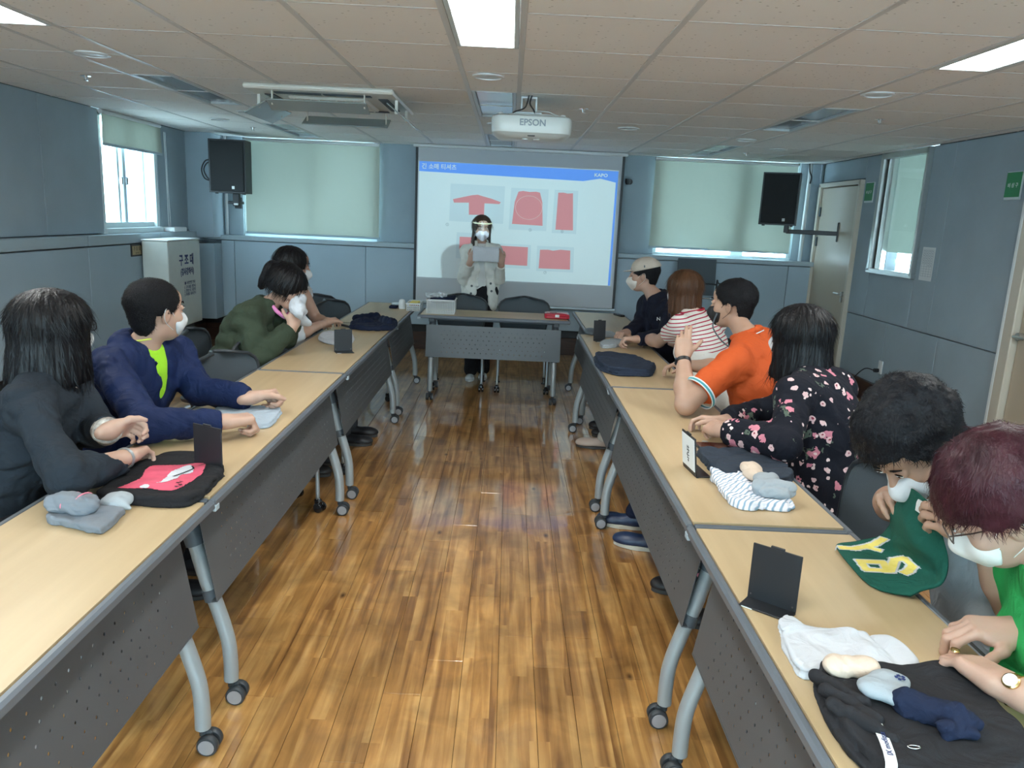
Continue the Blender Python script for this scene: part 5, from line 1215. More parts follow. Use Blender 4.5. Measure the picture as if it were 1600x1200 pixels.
for k in range(12):
    a = -2.5+k*5/11; b_ = -2.5+(k+1)*5/11
    if k < 11: S.cap(nk+up*.018-fr*.066*math.cos(a)+sd*.070*math.sin(a), nk+up*.018-fr*.066*math.cos(b_)+sd*.070*math.sin(b_), .016, .016, .01)
co = S.obj('collar', .005, M_or, t, 1, o)
MB().tube([Vector(nk+up*.004-fr*.082*math.cos(a)+sd*.086*math.sin(a)-o) for a in [-2.4+k*.4 for k in range(13)]], .0028, 6).build('collar_stripe', M_paper, co, True)
e_ = P8['shL']+(P8['elL']-P8['shL'])*.72; dd = nrm(P8['elL']-P8['shL'])
band(t, o, e_+dd*.004, dd, .079, .009, mat('cuff_teal', (.05, .28, .32), .8), 'sleeve_trim', .004); band(t, o, e_-dd*.004, dd, .080, .006, M_paper, 'sleeve_trim', .004); band(t, o, e_+dd*.010, dd, .078, .005, M_paper, 'sleeve_trim', .004)
wp = P8['elL']+(P8['wrL']-P8['elL'])*.88; dw = nrm(P8['wrL']-P8['elL']); wt = band(t, o, wp, dw, .0315, .018, M_black, 'watch_strap'); MB().box(tuple(wp+np.array((-.034, -.005, .0))-o), (.010, .030, .034), .004).build('watch_face', M_blackg, t)
hair_short(t, o, P8['head'], Mh, 1.0, None, 15, -.004, -.080, .055, puff=.004, h=.0045, amp=.002)
MB().tube(bez([Vector(q-o) for q in (P8['head']+Mh@V3(-.062, .05, -.045), P8['head']+Mh@V3(-.075, .06, -.12), P8['neck']+np.array((-.07, .05, -.06)), P8['neck']+np.array((-.02, -.065, -.015)))], 6), .004, 6).build('mask_strap', M_grey, t, True)
# 9 woman in floral dress
def floral_mat():
    m = cloth_mat('black_floral', (.008, .009, .016)); nt = m.node_tree; b = nt.nodes['Principled BSDF']; L = nt.links.new
    tc = nt.nodes.new('ShaderNodeTexCoord'); out = None
    def layer(scale, r0, r1, col, seed, gate, petals, prev, offs):
        mp = nt.nodes.new('ShaderNodeMapping'); mp.inputs['Location'].default_value = (seed, seed*.7, seed*.3); L(tc.outputs['Object'], mp.inputs[0])
        nz = nt.nodes.new('ShaderNodeTexNoise'); nz.inputs['Scale'].default_value = scale*2.2; L(mp.outputs[0], nz.inputs[0])
        ad = nt.nodes.new('ShaderNodeVectorMath'); ad.operation = 'MULTIPLY_ADD'; L(nz.outputs['Color'], ad.inputs[0]); ad.inputs[1].default_value = (offs,)*3; L(mp.outputs[0], ad.inputs[2])
        v = nt.nodes.new('ShaderNodeTexVoronoi'); v.inputs['Scale'].default_value = scale; L(ad.outputs[0], v.inputs[0])
        s = nt.nodes.new('ShaderNodeSeparateColor'); L(v.outputs['Color'], s.inputs[0])
        a = nt.nodes.new('ShaderNodeMath'); a.operation = 'LESS_THAN'; L(v.outputs['Distance'], a.inputs[0]); a.inputs[1].default_value = r1
        a2 = nt.nodes.new('ShaderNodeMath'); a2.operation = 'GREATER_THAN'; L(v.outputs['Distance'], a2.inputs[0]); a2.inputs[1].default_value = r0
        g = nt.nodes.new('ShaderNodeMath'); g.operation = 'GREATER_THAN'; L(s.outputs[0], g.inputs[0]); g.inputs[1].default_value = gate
        q = nt.nodes.new('ShaderNodeMath'); q.operation = 'MULTIPLY'; L(a.outputs[0], q.inputs[0]); L(g.outputs[0], q.inputs[1]); q2 = nt.nodes.new('ShaderNodeMath'); q2.operation = 'MULTIPLY'; L(q.outputs[0], q2.inputs[0]); L(a2.outputs[0], q2.inputs[1])
        mx = nt.nodes.new('ShaderNodeMix'); mx.data_type = 'RGBA'; L(q2.outputs[0], mx.inputs[0]); mx.inputs['B'].default_value = (*col, 1)
        if prev is None: mx.inputs['A'].default_value = (.008, .009, .016, 1)
        else: L(prev, mx.inputs['A'])
        return mx.outputs['Result']
    x = layer(15, .10, .34, (.10, .13, .10), 3.1, .72, 0, None, .12)
    x = layer(17, 0, .33, (.62, .22, .28), 1.7, .62, 0, x, .05)
    x = layer(26, 0, .34, (.75, .50, .50), 7.3, .70, 0, x, .02)
    x = layer(26, 0, .13, (.30, .04, .07), 7.3, .70, 0, x, .02)
    x = layer(40, 0, .30, (.78, .60, .58), 11.3, .84, 0, x, .01)
    L(x, b.inputs['Base Color']); return m
M_flo = floral_mat()
P9 = dict(head=(1.18, 3.075, 1.125), neck=(1.22, 3.0, .985), shL=(1.085, 2.79, .935), shR=(1.34, 3.03, .935), pelvis=(1.30, 2.86, .52), elL=(1.0, 2.60, .80), wrL=(.835, 2.835, .780), elR=(1.06, 3.08, .79), wrR=(.885, 2.985, .775))
t, o, Mh = person('person with black bob in black dress printed with pink flowers', P9, hf=(-.58, .81, 0), fem=True, h=.006, hb=.0045, legd=(-1, 0, 0), handL=dict(d=(-.25, .97, .0), n=(.5, 0, -.85), curl=(.7, .9, .5)), handR=dict(d=(-.8, .55, .02), n=(0, -.4, -1), curl=(.6, .8, .5)), trm=M_flo, knees=[(.93, 2.98, .50), (.95, 2.76, .50)], ankles=[(.86, 3.04, .09), (.95, 2.76, .09)])
garment(t, o, P9, M_flo, 'dress', .007, .022, (.93, .93), (.058, .057, .055, .050), True, 1.05, 101, .004, 26, .10, neckr=.058)
hair_bob(t, o, P9['head'], Mh, 1.02, M_hblack, .175, 17, h=.0045, w=.012, flare=.010)
# 10 man in grey T-shirt smelling the green shirt
def grey_t():
    m = cloth_mat('grey_tshirt', (.52, .56, .60)); return m
P10 = dict(head=(.985, 1.76, 1.050), neck=(1.13, 1.81, .98), shL=(1.22, 1.66, .915), shR=(1.22, 2.01, .915), pelvis=(1.285, 1.74, .52), elL=(1.14, 1.53, .765), wrL=(1.055, 1.555, .905), elR=(1.14, 2.10, .775), wrR=(1.03, 1.905, .865))
t, o, Mh = person('person in light grey T-shirt with curly black hair, sniffing a green jersey', P10, foot=-.12, hf=(-.60, -.30, -.74), hu=(-.72, -.12, .68), h=.005, hb=.004, hands=1., closed=True, legd=(-1, 0, 0), skin=M_skin2, armr=(.048, .043, .040, .028), handL=dict(d=(-.75, .35, .40), n=(.1, .8, -.5), curl=(.8, 1., .6), th=.7), handR=dict(d=(-.45, -.75, .42), n=(.25, -.5, -.6), curl=(.6, .8, .4), th=.6))
garment(t, o, P10, grey_t(), 'tshirt', .007, .018, (.33, .33), (.062, .064, .05, .04), False, 1.1, 111, .004, 16, .06, neckr=.060)
hair_short(t, o, P10['head'], Mh, 1.04, mat('hair_curly_black', (.005, .006, .009), .55, spec=.25, bump=1, bscale=90), 18, -.005, -.07, .062, puff=.022, h=.0045, amp=.0042, top=.012)
# 11 woman in green shirt
M_gr2 = cloth_mat('bright_green_shirt', (.025, .33, .085), rough=.8)
P11 = dict(head=(1.00, 1.43, 1.022), neck=(1.085, 1.36, .93), shL=(1.12, 1.16, .87), shR=(1.14, 1.50, .87), pelvis=(1.26, 1.30, .52), elL=(1.02, .985, .80), wrL=(.905, 1.195, .778), elR=(1.19, 1.50, .79), wrR=(1.035, 1.375, .785))
t, o, Mh = person('person in bright green shirt with dark red hair at right edge', P11, foot=-.12, hf=(-.68, .46, -.57), hu=(-.62, .10, .78), fem=True, h=.005, hb=.0038, legd=(-1, 0, 0), hands=.98, mask=mat('mask_white_printed', (.74, .74, .70), .8, col2=(.70, .70, .66), vscale=30), handL=dict(d=(-.28, .96, .0), n=(-.15, 0, -1), curl=(.5, .8, .5), spread=.05), handR=dict(d=(-.92, .2, -.02), n=(0, 0, -1), curl=(.6, .9, .5)))
garment(t, o, P11, M_gr2, 'shirt', .006, .022, (.40, .42), (.066, .070, .06, .05), True, 1.15, 121, .004, 22, .06, neckr=.056, nf=.006)
hair_short(t, o, P11['head'], Mh, 1.04, M_hwine, 19, .012, -.075, .045, puff=.020, h=.0042, amp=.003, top=.014, st=(.030, .28, .13))
glasses(P11['head'], Mh, 1., t, o, mat('glasses_brown', (.10, .07, .06), .3, metal=.5), 1.15)
M_gold = mat('gold', (.75, .52, .22), .22, metal=1)
wp = P11['wrL']-nrm(P11['wrL']-P11['elL'])*.012; dw = nrm(P11['wrL']-P11['elL'])
wb_ = band(t, o, wp, dw, .0275, .013, M_gold, 'watch_bracelet', .003)
tip = wp-o; side_ = nrm(np.cross(dw, (0, 0, 1))); oo_ = nrm(np.array((-.55, -.35, .75))); oo_ = nrm(oo_-dw*(oo_@dw))
MM = hframe(dw, oo_); fc = tip+oo_*.031
mb = MB(); V4 = Matrix([[*MM[0], fc[0]], [*MM[1], fc[1]], [*MM[2], fc[2]], [0, 0, 0, 1]])
case = MB().lathe((0, 0, 0), [(.0125, -.004), (.0145, 0), (.0145, .004), (.012, .006)], n=24); case.v = [tuple(V4 @ Vector(v)) for v in case.v]; co = case.build('watch_case', M_gold, t, .6)
dial = MB().cyl((0, 0, .0062), .0115, .001, 2, 24); dial.box((.002, .002, .0072), (.0012, .009, .0008)); dial.v = [tuple(V4 @ Vector(v)) for v in dial.v]; dial.build('dial', M_paper, co)

rgp = Vector((.868, 1.300, .772)); MB().lathe((0, 0, 0), [(.006, 0), (.0085, .001), (.0075, .004), (.003, .005)], n=16).build('ring', M_gold, t, .6, loc=tuple(rgp+Vector((0, 0, .012))-Vector(o)))
# ---------------------------------------------------------------- cloth and small things
TZ = .7205
def poly_sdf(S, poly, z0, z1, rd=.004, k=.004, wav=0, seed=1):
    A = np.array(poly, float); B_ = np.roll(A, -1, 0); zc, hz = (z0+z1)/2, (z1-z0)/2; f = wob(seed, 45)
    def fn(P):
        p = P[:, :2]; d = np.full(len(p), 1e9); ins = np.zeros(len(p), bool)
        for a, b in zip(A, B_):
            e = b-a; w = p-a; h = np.clip((w@e)/(e@e), 0, 1); q = w-h[:, None]*e; d = np.minimum(d, (q*q).sum(1))
            c = ((a[1] > p[:, 1]) != (b[1] > p[:, 1])) & (p[:, 0] < (b[0]-a[0])*(p[:, 1]-a[1])/((b[1]-a[1]) or 1e-9)+a[0]); ins ^= c
        d = np.sqrt(d)*np.where(ins, -1, 1)+rd
        q1 = d; top = P[:, 2]-zc-(wav*f(P) if wav else 0); q2 = np.abs(top)-hz+rd
        return np.minimum(np.maximum(q1, q2), 0)+np.sqrt(np.maximum(q1, 0)**2+np.maximum(q2, 0)**2)-rd
    S.p.append((fn, np.array((*A.min(0)-.01, z0-abs(wav)-.005)), np.array((*A.max(0)+.01, z1+abs(wav)+.005)), k, 'u'))
def shrink(poly, f, dx=0, dy=0):
    A = np.array(poly, float); c = A.mean(0); return (A-c)*f+c+np.array((dx, dy))
def smooth_poly(poly, n=5): return [(v.x, v.y) for v in bez([(x, y, 0) for x, y in poly], n, True)]
def folded(name, label, cat, poly, m, n=3, th=.009, z=TZ, h=.0035, amp=.0018, freq=60, seed=1, sm=True, par=None, rd=.004, wav=.002):
    S = Sdf(); P_ = smooth_poly(poly) if sm else poly; r = random.Random(seed)
    for i_ in range(n):
        poly_sdf(S, shrink(P_, 1-.02*i_+.012*r.uniform(-1, 1), r.uniform(-.004, .004), r.uniform(-.004, .004)), z+i_*th*.93+(.0 if i_ else -.0), z+(i_+1)*th, rd, .0015, wav if i_ == n-1 else wav*.3, seed+i_)
    if amp:
        f1 = folds(seed, freq, amp)
        def post(P, d): d = f1(P, d); return np.maximum(d, z-P[:, 2])
        S.post = post
    o = S.obj(name, h, m, par, 1)
    if par is None: tag(o, label, cat)
    return o
M_sockg = cloth_mat('sock_grey', (.20, .22, .25), bump=.5, bscale=900); M_sockp = cloth_mat('sock_pale_grey', (.36, .40, .43), bump=.5, bscale=900)
M_blackt = cloth_mat('black_cotton', (.012, .012, .014)); M_pinkp = mat('pink_print', (.62, .08, .14), .75, var=.12, vscale=20)
M_whitec = cloth_mat('white_cotton', (.56, .58, .62)); M_navyc = cloth_mat('navy_cotton', (.010, .016, .040)); M_denim = cloth_mat('dark_denim', (.022, .032, .055), bscale=900)
M_bluegrey = cloth_mat('blue_grey_towel', (.36, .43, .50)); M_beigec = cloth_mat('beige_cotton', (.62, .50, .40))
# left near table
folded('folded_socks', 'grey folded socks lying flat on nearest left table', 'socks', [(-1.166, 1.878), (-1.16, 1.915), (-1.139, 1.923), (-1.007, 1.938), (-.985, 1.898), (-.98, 1.80), (-.998, 1.791), (-1.084, 1.824), (-1.145, 1.845)], M_sockg, 2, .011, seed=3)
S = Sdf(); zz = TZ+.022
S.cap((-1.150, 1.885, zz+.022), (-1.055, 1.875, zz+.020), .021, .023, .01); S.ell((-1.105, 1.890, zz+.020), (.060, .038, .022)); S.cap((-1.15, 1.90, zz+.018), (-1.07, 1.91, zz+.02), .014, .016, .006)
S.post = folds(8, 70, .003); o = tag(S.obj('rolled_sock', .003, M_sockg, None, 1), 'grey rolled sock with pink stripes, on top of flat grey socks', 'sock')
for q in (-.014, .016): 
    mb = MB(); mb.tube([(-1.095+q+.2*math.cos(a)*.03, 1.888+.0405*math.cos(a), zz+.0205+.0245*math.sin(a)) for a in [PI+k*PI/10 for k in range(-10, 1)]], .0022, 6); mb.build('pink_stripe', mat('stripe_pink', (.70, .22, .30), .8), o, True)
S = Sdf(); S.ell((-1.035, 1.978, TZ+.019), (.040, .045, .020)); S.cap((-1.03, 1.95, TZ+.016), (-.988, 1.945, TZ+.010), .016, .006, .015); S.post = folds(9, 60, .0015); S.cut((0, 0, TZ), (0, 0, -1)); tag(S.obj('rolled_sock', .003, M_sockp, None, 1), 'pale grey ball of socks beside the grey folded socks', 'sock')
bt = folded('folded_tshirt', 'black folded T-shirt with pink print, before woman in blazer', 'shirt', [(-1.125, 2.03), (-1.132, 2.15), (-1.118, 2.30), (-1.085, 2.395), (-.988, 2.405), (-.92, 2.37), (-.87, 2.29), (-.845, 2.20), (-.835, 2.09), (-.853, 1.999), (-.92, 1.982), (-1.02, 1.99), (-1.09, 2.0)], M_blackt, 2, .013, seed=5, amp=.0032, freq=20, wav=.006, rd=.009)
def drape(name, poly, obj, m, par, lift=.0015, th=.0012):
    """thin printed piece that follows the top surface of obj (mesh in world coordinates)"""
    from mathutils.bvhtree import BVHTree
    me = obj.data; off = obj.matrix_world.translation if obj.parent is None else Vector((0, 0, 0))
    bv = BVHTree.FromPolygons([v.co.copy() for v in me.vertices], [tuple(p.vertices) for p in me.polygons])
    bm_ = Vector((0, 0, 0)); A = [Vector((x, y)) for x, y in poly]; x0, x1 = min(a.x for a in A), max(a.x for a in A); y0, y1 = min(a.y for a in A), max(a.y for a in A)
    def inside(x, y):
        c = False; j = len(A)-1
        for i_ in range(len(A)):
            if ((A[i_].y > y) != (A[j].y > y)) and x < (A[j].x-A[i_].x)*(y-A[i_].y)/(A[j].y-A[i_].y)+A[i_].x: c = not c
            j = i_
        return c
    st = .003; nx = int((x1-x0)/st)+1; ny = int((y1-y0)/st)+1; idx = {}; V = []; F = []
    def vid(i_, j):
        if (i_, j) not in idx:
            x, y = x0+i_*st, y0+j*st; hit = bv.ray_cast(Vector((x, y, 2)), Vector((0, 0, -1))); z = hit[0].z if hit[0] is not None else TZ
            idx[(i_, j)] = len(V); V.append((x, y, z+lift))
        return idx[(i_, j)]
    for i_ in range(nx):
        for j in range(ny):
            if inside(x0+(i_+.5)*st, y0+(j+.5)*st): F.append((vid(i_, j), vid(i_+1, j), vid(i_+1, j+1), vid(i_, j+1)))
    # pull boundary vertices to the outline for a clean edge
    return mesh_obj(name, V, F, m, par, True)
drape('pink_print', smooth_poly([(-1.068, 2.045), (-1.043, 2.12), (-1.061, 2.204), (-1.045, 2.250), (-.98, 2.272), (-.941, 2.291), (-.909, 2.266), (-.893, 2.205), (-.893, 2.118), (-.908, 2.055), (-.935, 2.043), (-.985, 2.050)]), bt, M_pinkp, bt)
drape('white_print', smooth_poly([(-.995, 2.078), (-.969, 2.092), (-.977, 2.176), (-.957, 2.247), (-.935, 2.238), (-.921, 2.195), (-.943, 2.17), (-.942, 2.127), (-.957, 2.089)]), bt, M_whitec, bt, .0028)
drape('white_print', smooth_poly([(-1.010, 2.050), (-1.004, 2.068), (-.990, 2.066), (-.988, 2.050)]), bt, M_whitec, bt, .0028)
for a_, b_ in (((-.958, 2.150), (-.925, 2.215)), ((-.925, 2.215), (-.938, 2.240))): drape('print_stroke', [(a_[0]-.003, a_[1]), (b_[0]-.003, b_[1]), (b_[0]+.003, b_[1]), (a_[0]+.003, a_[1])], bt, M_blackt, bt, .004)
r_ = random.Random(4)
for k in range(7):
    x_, y_ = (-.918+.006*math.sin(k*2), 2.065+k*.012) if k < 4 else (-.915+.004*k-.02, 2.24+.010*(k-4)); drape('print_lettering', [(x_, y_), (x_+.010, y_+.002), (x_+.008, y_+.008), (x_-.002, y_+.006)], bt, M_blackt, bt, .004)

def holder(label, p0, p1, foot, h_=.130, sheet=None, lean=0.):
    """L-shaped black stand. p0,p1 = bottom line of the upright, foot = offset vector of the base"""
    p0, p1, ft = Vector((*p0, 0)), Vector((*p1, 0)), Vector((*foot, 0)); mid = (p0+p1)/2; t = thing('table_sign_stand', label, 'sign stand', (mid.x, mid.y, TZ)); ex = (p1-p0).normalized(); L = (p1-p0).length; ey = ft.normalized()
    up = (Vector((0, 0, 1))+ey*lean).normalized()
    M_ = frame((0, 0, .003), ex, up); MB().box((0, h_/2, 0), (L, h_, .004), .001).build('upright_plate', M_black, t); o = t.children[-1]; o.data.transform(M_)
    M2 = frame((0, 0, .0025), ex, ey); b = MB().box((0, ft.length/2, 0), (L, ft.length, .004), .001).build('foot_plate', M_black, t); b.data.transform(M2)
    b = MB().tube([(-L/2, 0, .004), (L/2, 0, .004)], .0045, 10).build('bend', M_black, t); b.data.transform(Matrix.Identity(4)); b.data.transform(frame((0, 0, .0), ex, up))
    mb = MB(); mb.box((-L/2+.018, ft.length-.001, .001), (.024, .003, .002)); q = mb.build('foot_label', M_paper, t); q.data.transform(M2)
    q = MB().box((0, h_+.002, 0), (L*.28, .006, .006), .001).build('top_clip', M_black, t); q.data.transform(M_)
    mb = MB()
    for s in (-1, 1): mb.cyl((s*(L/2-.008), .012, .0025), .002, .002)
    q = mb.build('rivets', M_chrome, t); q.data.transform(M_)
    if sheet: 
        q = MB().box((0, h_/2+.004, sheet*.0035), (L-.012, h_-.022, .002)).build('paper_card', M_paper, t); q.data.transform(M_)
        mb = MB(); r = random.Random(2)
        for a, b_ in (((-.010, .018), (.004, .018)), ((-.003, .024), (-.003, .008)), ((-.012, .006), (.006, .008)), ((.006, .022), (.010, .004)), ((-.008, -.002), (.006, -.001)), ((-.010, -.010), (.002, -.012)), ((.004, -.004), (.004, -.020)), ((-.008, -.020), (.008, -.022)), ((-.004, .0), (-.006, .010)), ((.010, -.006), (.012, -.014)), ((-.006, -.028), (.004, -.030)), ((-.002, -.024), (-.002, -.034))):
            d = Vector((b_[0]-a[0], b_[1]-a[1])); mb.box(((a[0]+b_[0])/2, (a[1]+b_[1])/2+h_*.52, sheet*.0048), (d.length, .0026, .0006), 0, None) if abs(d.x) > abs(d.y) else mb.box(((a[0]+b_[0])/2, (a[1]+b_[1])/2+h_*.52, sheet*.0048), (.0026, d.length, .0006))
        q = mb.build('handwriting', M_blackt, t); q.data.transform(M_)
    return t
holder('black sign stand half hidden by the black pink-print T-shirt', (-.848, 2.245), (-.955, 2.300), (-.03, -.05), .150)
holder('small black sign stand on left row before the white folded cloth', (-1.002, 4.45), (-.905, 4.49), (.03, -.06), .128)
holder('large black sign stand seen from behind on nearest right table', (.575, 1.602), (.660, 1.533), (-.028, -.040), .132)
holder('sign stand with white handwritten card beside the phone', (.655, 2.430), (.640, 2.560), (.05, .008), .132, -1, -.12)
holder('thin black sign stand edge-on near the man in cap', (.615, 5.32), (.70, 5.34), (.01, -.06), .14, None, -.1)
folded('folded_towel', 'pale blue-grey folded towel between the fists of the navy-jacket man', 'towel', [(-1.16, 3.05), (-1.03, 3.055), (-.91, 3.045), (-.885, 2.96), (-.880, 2.80), (-.93, 2.785), (-1.02, 2.83), (-1.12, 2.93)], M_bluegrey, 3, .007, seed=12)
folded('folded_cloth', 'small white folded cloth behind the small black sign stand', 'cloth', [(-1.18, 4.80), (-1.20, 5.02), (-1.12, 5.06), (-1.0, 5.0), (-.96, 4.72), (-1.06, 4.66)], M_whitec, 4, .008, seed=13, h=.005)
S = Sdf(); poly_sdf(S, smooth_poly([(-1.09, 5.36), (-1.11, 5.62), (-.98, 5.80), (-.86, 5.80), (-.80, 5.60), (-.81, 5.38), (-.95, 5.30)]), TZ, TZ+.035, .012, .01, .006, 3); S.cap((-1.13, 5.72, TZ+.03), (-.98, 5.78, TZ+.04), .025, .03, .02); S.cap((-.90, 5.62, TZ+.04), (-.84, 5.50, TZ+.05), .03, .025, .03); S.ell((-1.02, 5.50, TZ+.045), (.06, .06, .02)); S.post = folds(14, 40, .004); S.cut((0, 0, TZ), (0, 0, -1))
tag(S.obj('folded_clothes', .006, M_navyc, None, 1), 'black folded clothes heaped at far end of left row', 'clothes')
conduit('black_strap', bez([(-1.22, 5.42, TZ+.008), (-1.17, 5.44, TZ+.012), (-1.10, 5.40, TZ+.008), (-1.05, 5.42, TZ+.01)], 5), .008, M_black, 'short black strap left of the heaped black clothes', 'strap')
# baskets
def basket(x0, x1, y0, y1, h_, label, nx, nz, ny):
    t = thing('plastic_basket', label, 'basket', ((x0+x1)/2, (y0+y1)/2, TZ)); w_, d_ = x1-x0, y1-y0; m = mat('basket_white', (.72, .74, .74), .4); tk = .003
    def lattice(L, n, nzz, fn, nm):
        mb = MB(); b = L/n*.38
        for i_ in range(n+1): fn(mb, -L/2+L*i_/n, b, 0, h_)
        for j in range(nzz+1): fn(mb, None, L, h_*j/nzz-.0, h_/nzz*.36)
        return mb.build(nm, m, t)
    for s in (-1, 1):
        def f(mb, u, b, z, hh, s=s):
            if u is None: mb.box((0, s*d_/2, max(.003, min(h_-.003, z))), (b, tk, hh))
            else: mb.box((u, s*d_/2, h_/2), (b, tk, h_))
        lattice(w_, nx, nz, f, 'side_panel')
        def g(mb, u, b, z, hh, s=s):
            if u is None: mb.box((s*w_/2, 0, max(.003, min(h_-.003, z))), (tk, b, hh))
            else: mb.box((s*w_/2, u, h_/2), (tk, b, h_))
        lattice(d_, ny, nz, g, 'side_panel')
    MB().box((0, 0, .003), (w_, d_, .004)).build('bottom', m, t)
    mb = MB()
    for s in (-1, 1): mb.box((0, s*(d_/2+.003), h_), (w_+.02, .010, .012), .003); mb.box((s*(w_/2+.003), 0, h_), (.010, d_+.0, .012), .003)
    mb.build('rim', m, t); return t
basket(-.668, -.440, 6.40, 6.62, .115, 'big white lattice basket on the front table', 16, 9, 14)
basket(-.850, -.745, 6.52, 6.76, .062, 'small white basket left of the big basket', 6, 3, 12)
S = Sdf(); S.box((-.55, 6.52, TZ+.112), (.10, .085, .022), None, .012); S.post = folds(4, 40, .004); tag(S.obj('folded_clothes', .005, M_navyc, None, 1), 'dark folded clothes filling the big white basket', 'clothes')
S = Sdf(); S.ell((-.60, 6.50, TZ+.148), (.085, .06, .014)); S.cap((-.62, 6.47, TZ+.15), (-.52, 6.5, TZ+.15), .018, .010, .02); S.post = folds(5, 70, .005); tag(S.obj('plastic_bag', .004, mat('clear_bag', (.62, .66, .68), .2, trans=.3), None, 1), 'crumpled clear plastic bag on top of the big basket', 'bag')
tag(MB().box((-.80, 6.66, TZ+.052), (.07, .17, .03), .004).build('yellow_box', mat('packet_yellow', (.80, .62, .05), .5)), 'yellow packet inside the small white basket', 'packet')
tag(MB().box((-.79, 6.59, TZ+.048), (.075, .05, .03), .006).build('brown_packet', mat('packet_brown', (.40, .20, .14), .5)), 'brown packet in the near end of small basket', 'packet')
tag(MB().lathe((-.91, 6.66, TZ), [(.030, 0), (.030, .055), (.024, .075), (.012, .082)], n=20).build('tape_roll', M_paper, None, .8), 'white rounded bottle-shaped pack left of the small basket', 'pack')
tag(MB().box((-.985, 6.68, TZ+.012), (.07, .10, .022), .006).build('dark_pouch', M_navyc), 'dark pouch lying at the left end of the front group', 'pouch')
tag(MB().box((-.97, 6.72, TZ+.036), (.07, .09, .022), .008).build('clear_pack', mat('pack_clear', (.55, .62, .66), .2)), 'pale blue pack on top of the dark pouch', 'pack')
rb = thing('red_case', 'red plastic case at right end of the front table', 'case', (.425, 6.50, TZ)); M_red = mat('red_plastic', (.48, .02, .04), .25)
slab([(.095, .075, 0), (.105, .085, .006), (.105, .085, .024)], 0, .02, 'case_body', M_red, rb); slab([(.105, .085, .026), (.10, .08, .040), (.085, .065, .046)], 0, .02, 'lid', M_red, rb)
MB().box((.0, -.086, .026), (.035, .006, .022), .002).build('latch', M_paper, rb); MB().box((-.03, -.02, .047), (.06, .03, .006), .003).build('handle', M_blackg, rb)
# right row
folded('folded_jeans', 'dark navy folded jeans on the right row by the striped woman', 'jeans', [(.535, 4.409), (.550, 4.62), (.600, 4.655), (.70, 4.63), (.779, 4.60), (.857, 4.338), (.849, 4.252), (.805, 4.115), (.70, 4.10), (.618, 4.094), (.560, 4.18), (.536, 4.292)], M_denim, 4, .011, seed=15, amp=.003, freq=35, h=.005)
S = Sdf(); S.ell((.632, 5.66, TZ+.012), (.055, .10, .030)); S.cut((0, 0, TZ), (0, 0, -1)); tag(S.obj('dark_pouch', .005, M_grey, None, 1), 'dark oval pouch at the joint of right far tables', 'pouch')
folded('folded_cloth', 'grey folded cloth beyond the thin sign stand', 'cloth', [(.68, 5.52), (.70, 5.70), (.80, 5.72), (.80, 5.52)], M_sockp, 2, .009, seed=16, h=.005)
folded('folded_cloth', 'grey folded cloth under the fist of the man in cap', 'cloth', [(.631, 5.02), (.66, 5.22), (.78, 5.34), (.86, 5.36), (.85, 5.22), (.74, 5.06), (.68, 5.0)], M_sockp, 3, .008, seed=17, h=.005)
rm = thing('remote_control', 'black remote control at far end of the right row', 'remote', (1.005, 6.84, TZ), .35); slab([(.022, .075, 0), (.024, .078, .008), (.021, .074, .018)], 0, .015, 'remote_body', M_blackg, rm)
MB().box((0, -.02, .0185), (.012, .05, .002), .0005).build('buttons', M_grey, rm)
ph = thing('smartphone', 'black smartphone lying before the woman in floral dress', 'phone', (.812, 2.790, TZ), .02)
slab([(.070, .048, 0), (.072, .050, .003), (.072, .050, .007), (.070, .048, .009)], 0, .010, 'phone_body', M_blackg, ph); MB().box((0, 0, .0092), (.130, .088, .0006)).build('screen', mat('phone_screen', (.05, .012, .012), .06), ph)
pc = thing('phone_wallet', 'dark grey flat case just in front of the smartphone', 'case', (.797, 2.712, TZ)); slab([(.070, .026, 0), (.070, .026, .004)], 0, .008, 'flap', M_grey, pc)
tag(MB().cyl((.792, 2.868, TZ+.002), .012, .004).build('coin', M_silver), 'small round token above the smartphone', 'coin')
folded('folded_trousers', 'dark blue-grey folded trousers behind the striped cloth', 'trousers', [(.715, 2.66), (.745, 2.71), (.839, 2.72), (.939, 2.735), (.985, 2.675), (.995, 2.557), (.985, 2.45), (.927, 2.387), (.834, 2.42), (.73, 2.45)], cloth_mat('trouser_slate', (.028, .038, .055)), 3, .009, seed=18, amp=.0025, freq=32)
def wavy_mat():
    m = cloth_mat('blue_pink_stripes', (.74, .73, .78)); nt = m.node_tree; b = nt.nodes['Principled BSDF']; L = nt.links.new; tc = nt.nodes.new('ShaderNodeTexCoord'); w_ = nt.nodes.new('ShaderNodeTexWave'); w_.inputs['Scale'].default_value = 22; w_.inputs['Distortion'].default_value = 3; w_.inputs['Detail'].default_value = 1; w_.inputs['Detail Scale'].default_value = .6
    mp = nt.nodes.new('ShaderNodeMapping'); mp.inputs['Rotation'].default_value = (0, 0, .9); L(tc.outputs['Object'], mp.inputs[0]); L(mp.outputs[0], w_.inputs[0]); r = nt.nodes.new('ShaderNodeValToRGB'); e = r.color_ramp.elements; e[0].position = .0; e[0].color = (.78, .77, .82, 1); e[1].position = 1; e[1].color = (.25, .36, .46, 1)
    for p_, c_ in ((.55, (.78, .77, .82, 1)), (.62, (.62, .35, .42, 1)), (.68, (.75, .75, .80, 1)), (.82, (.30, .42, .52, 1))): q = e.new(p_); q.color = c_
    L(w_.outputs['Fac'], r.inputs[0]); L(r.outputs[0], b.inputs['Base Color']); return m
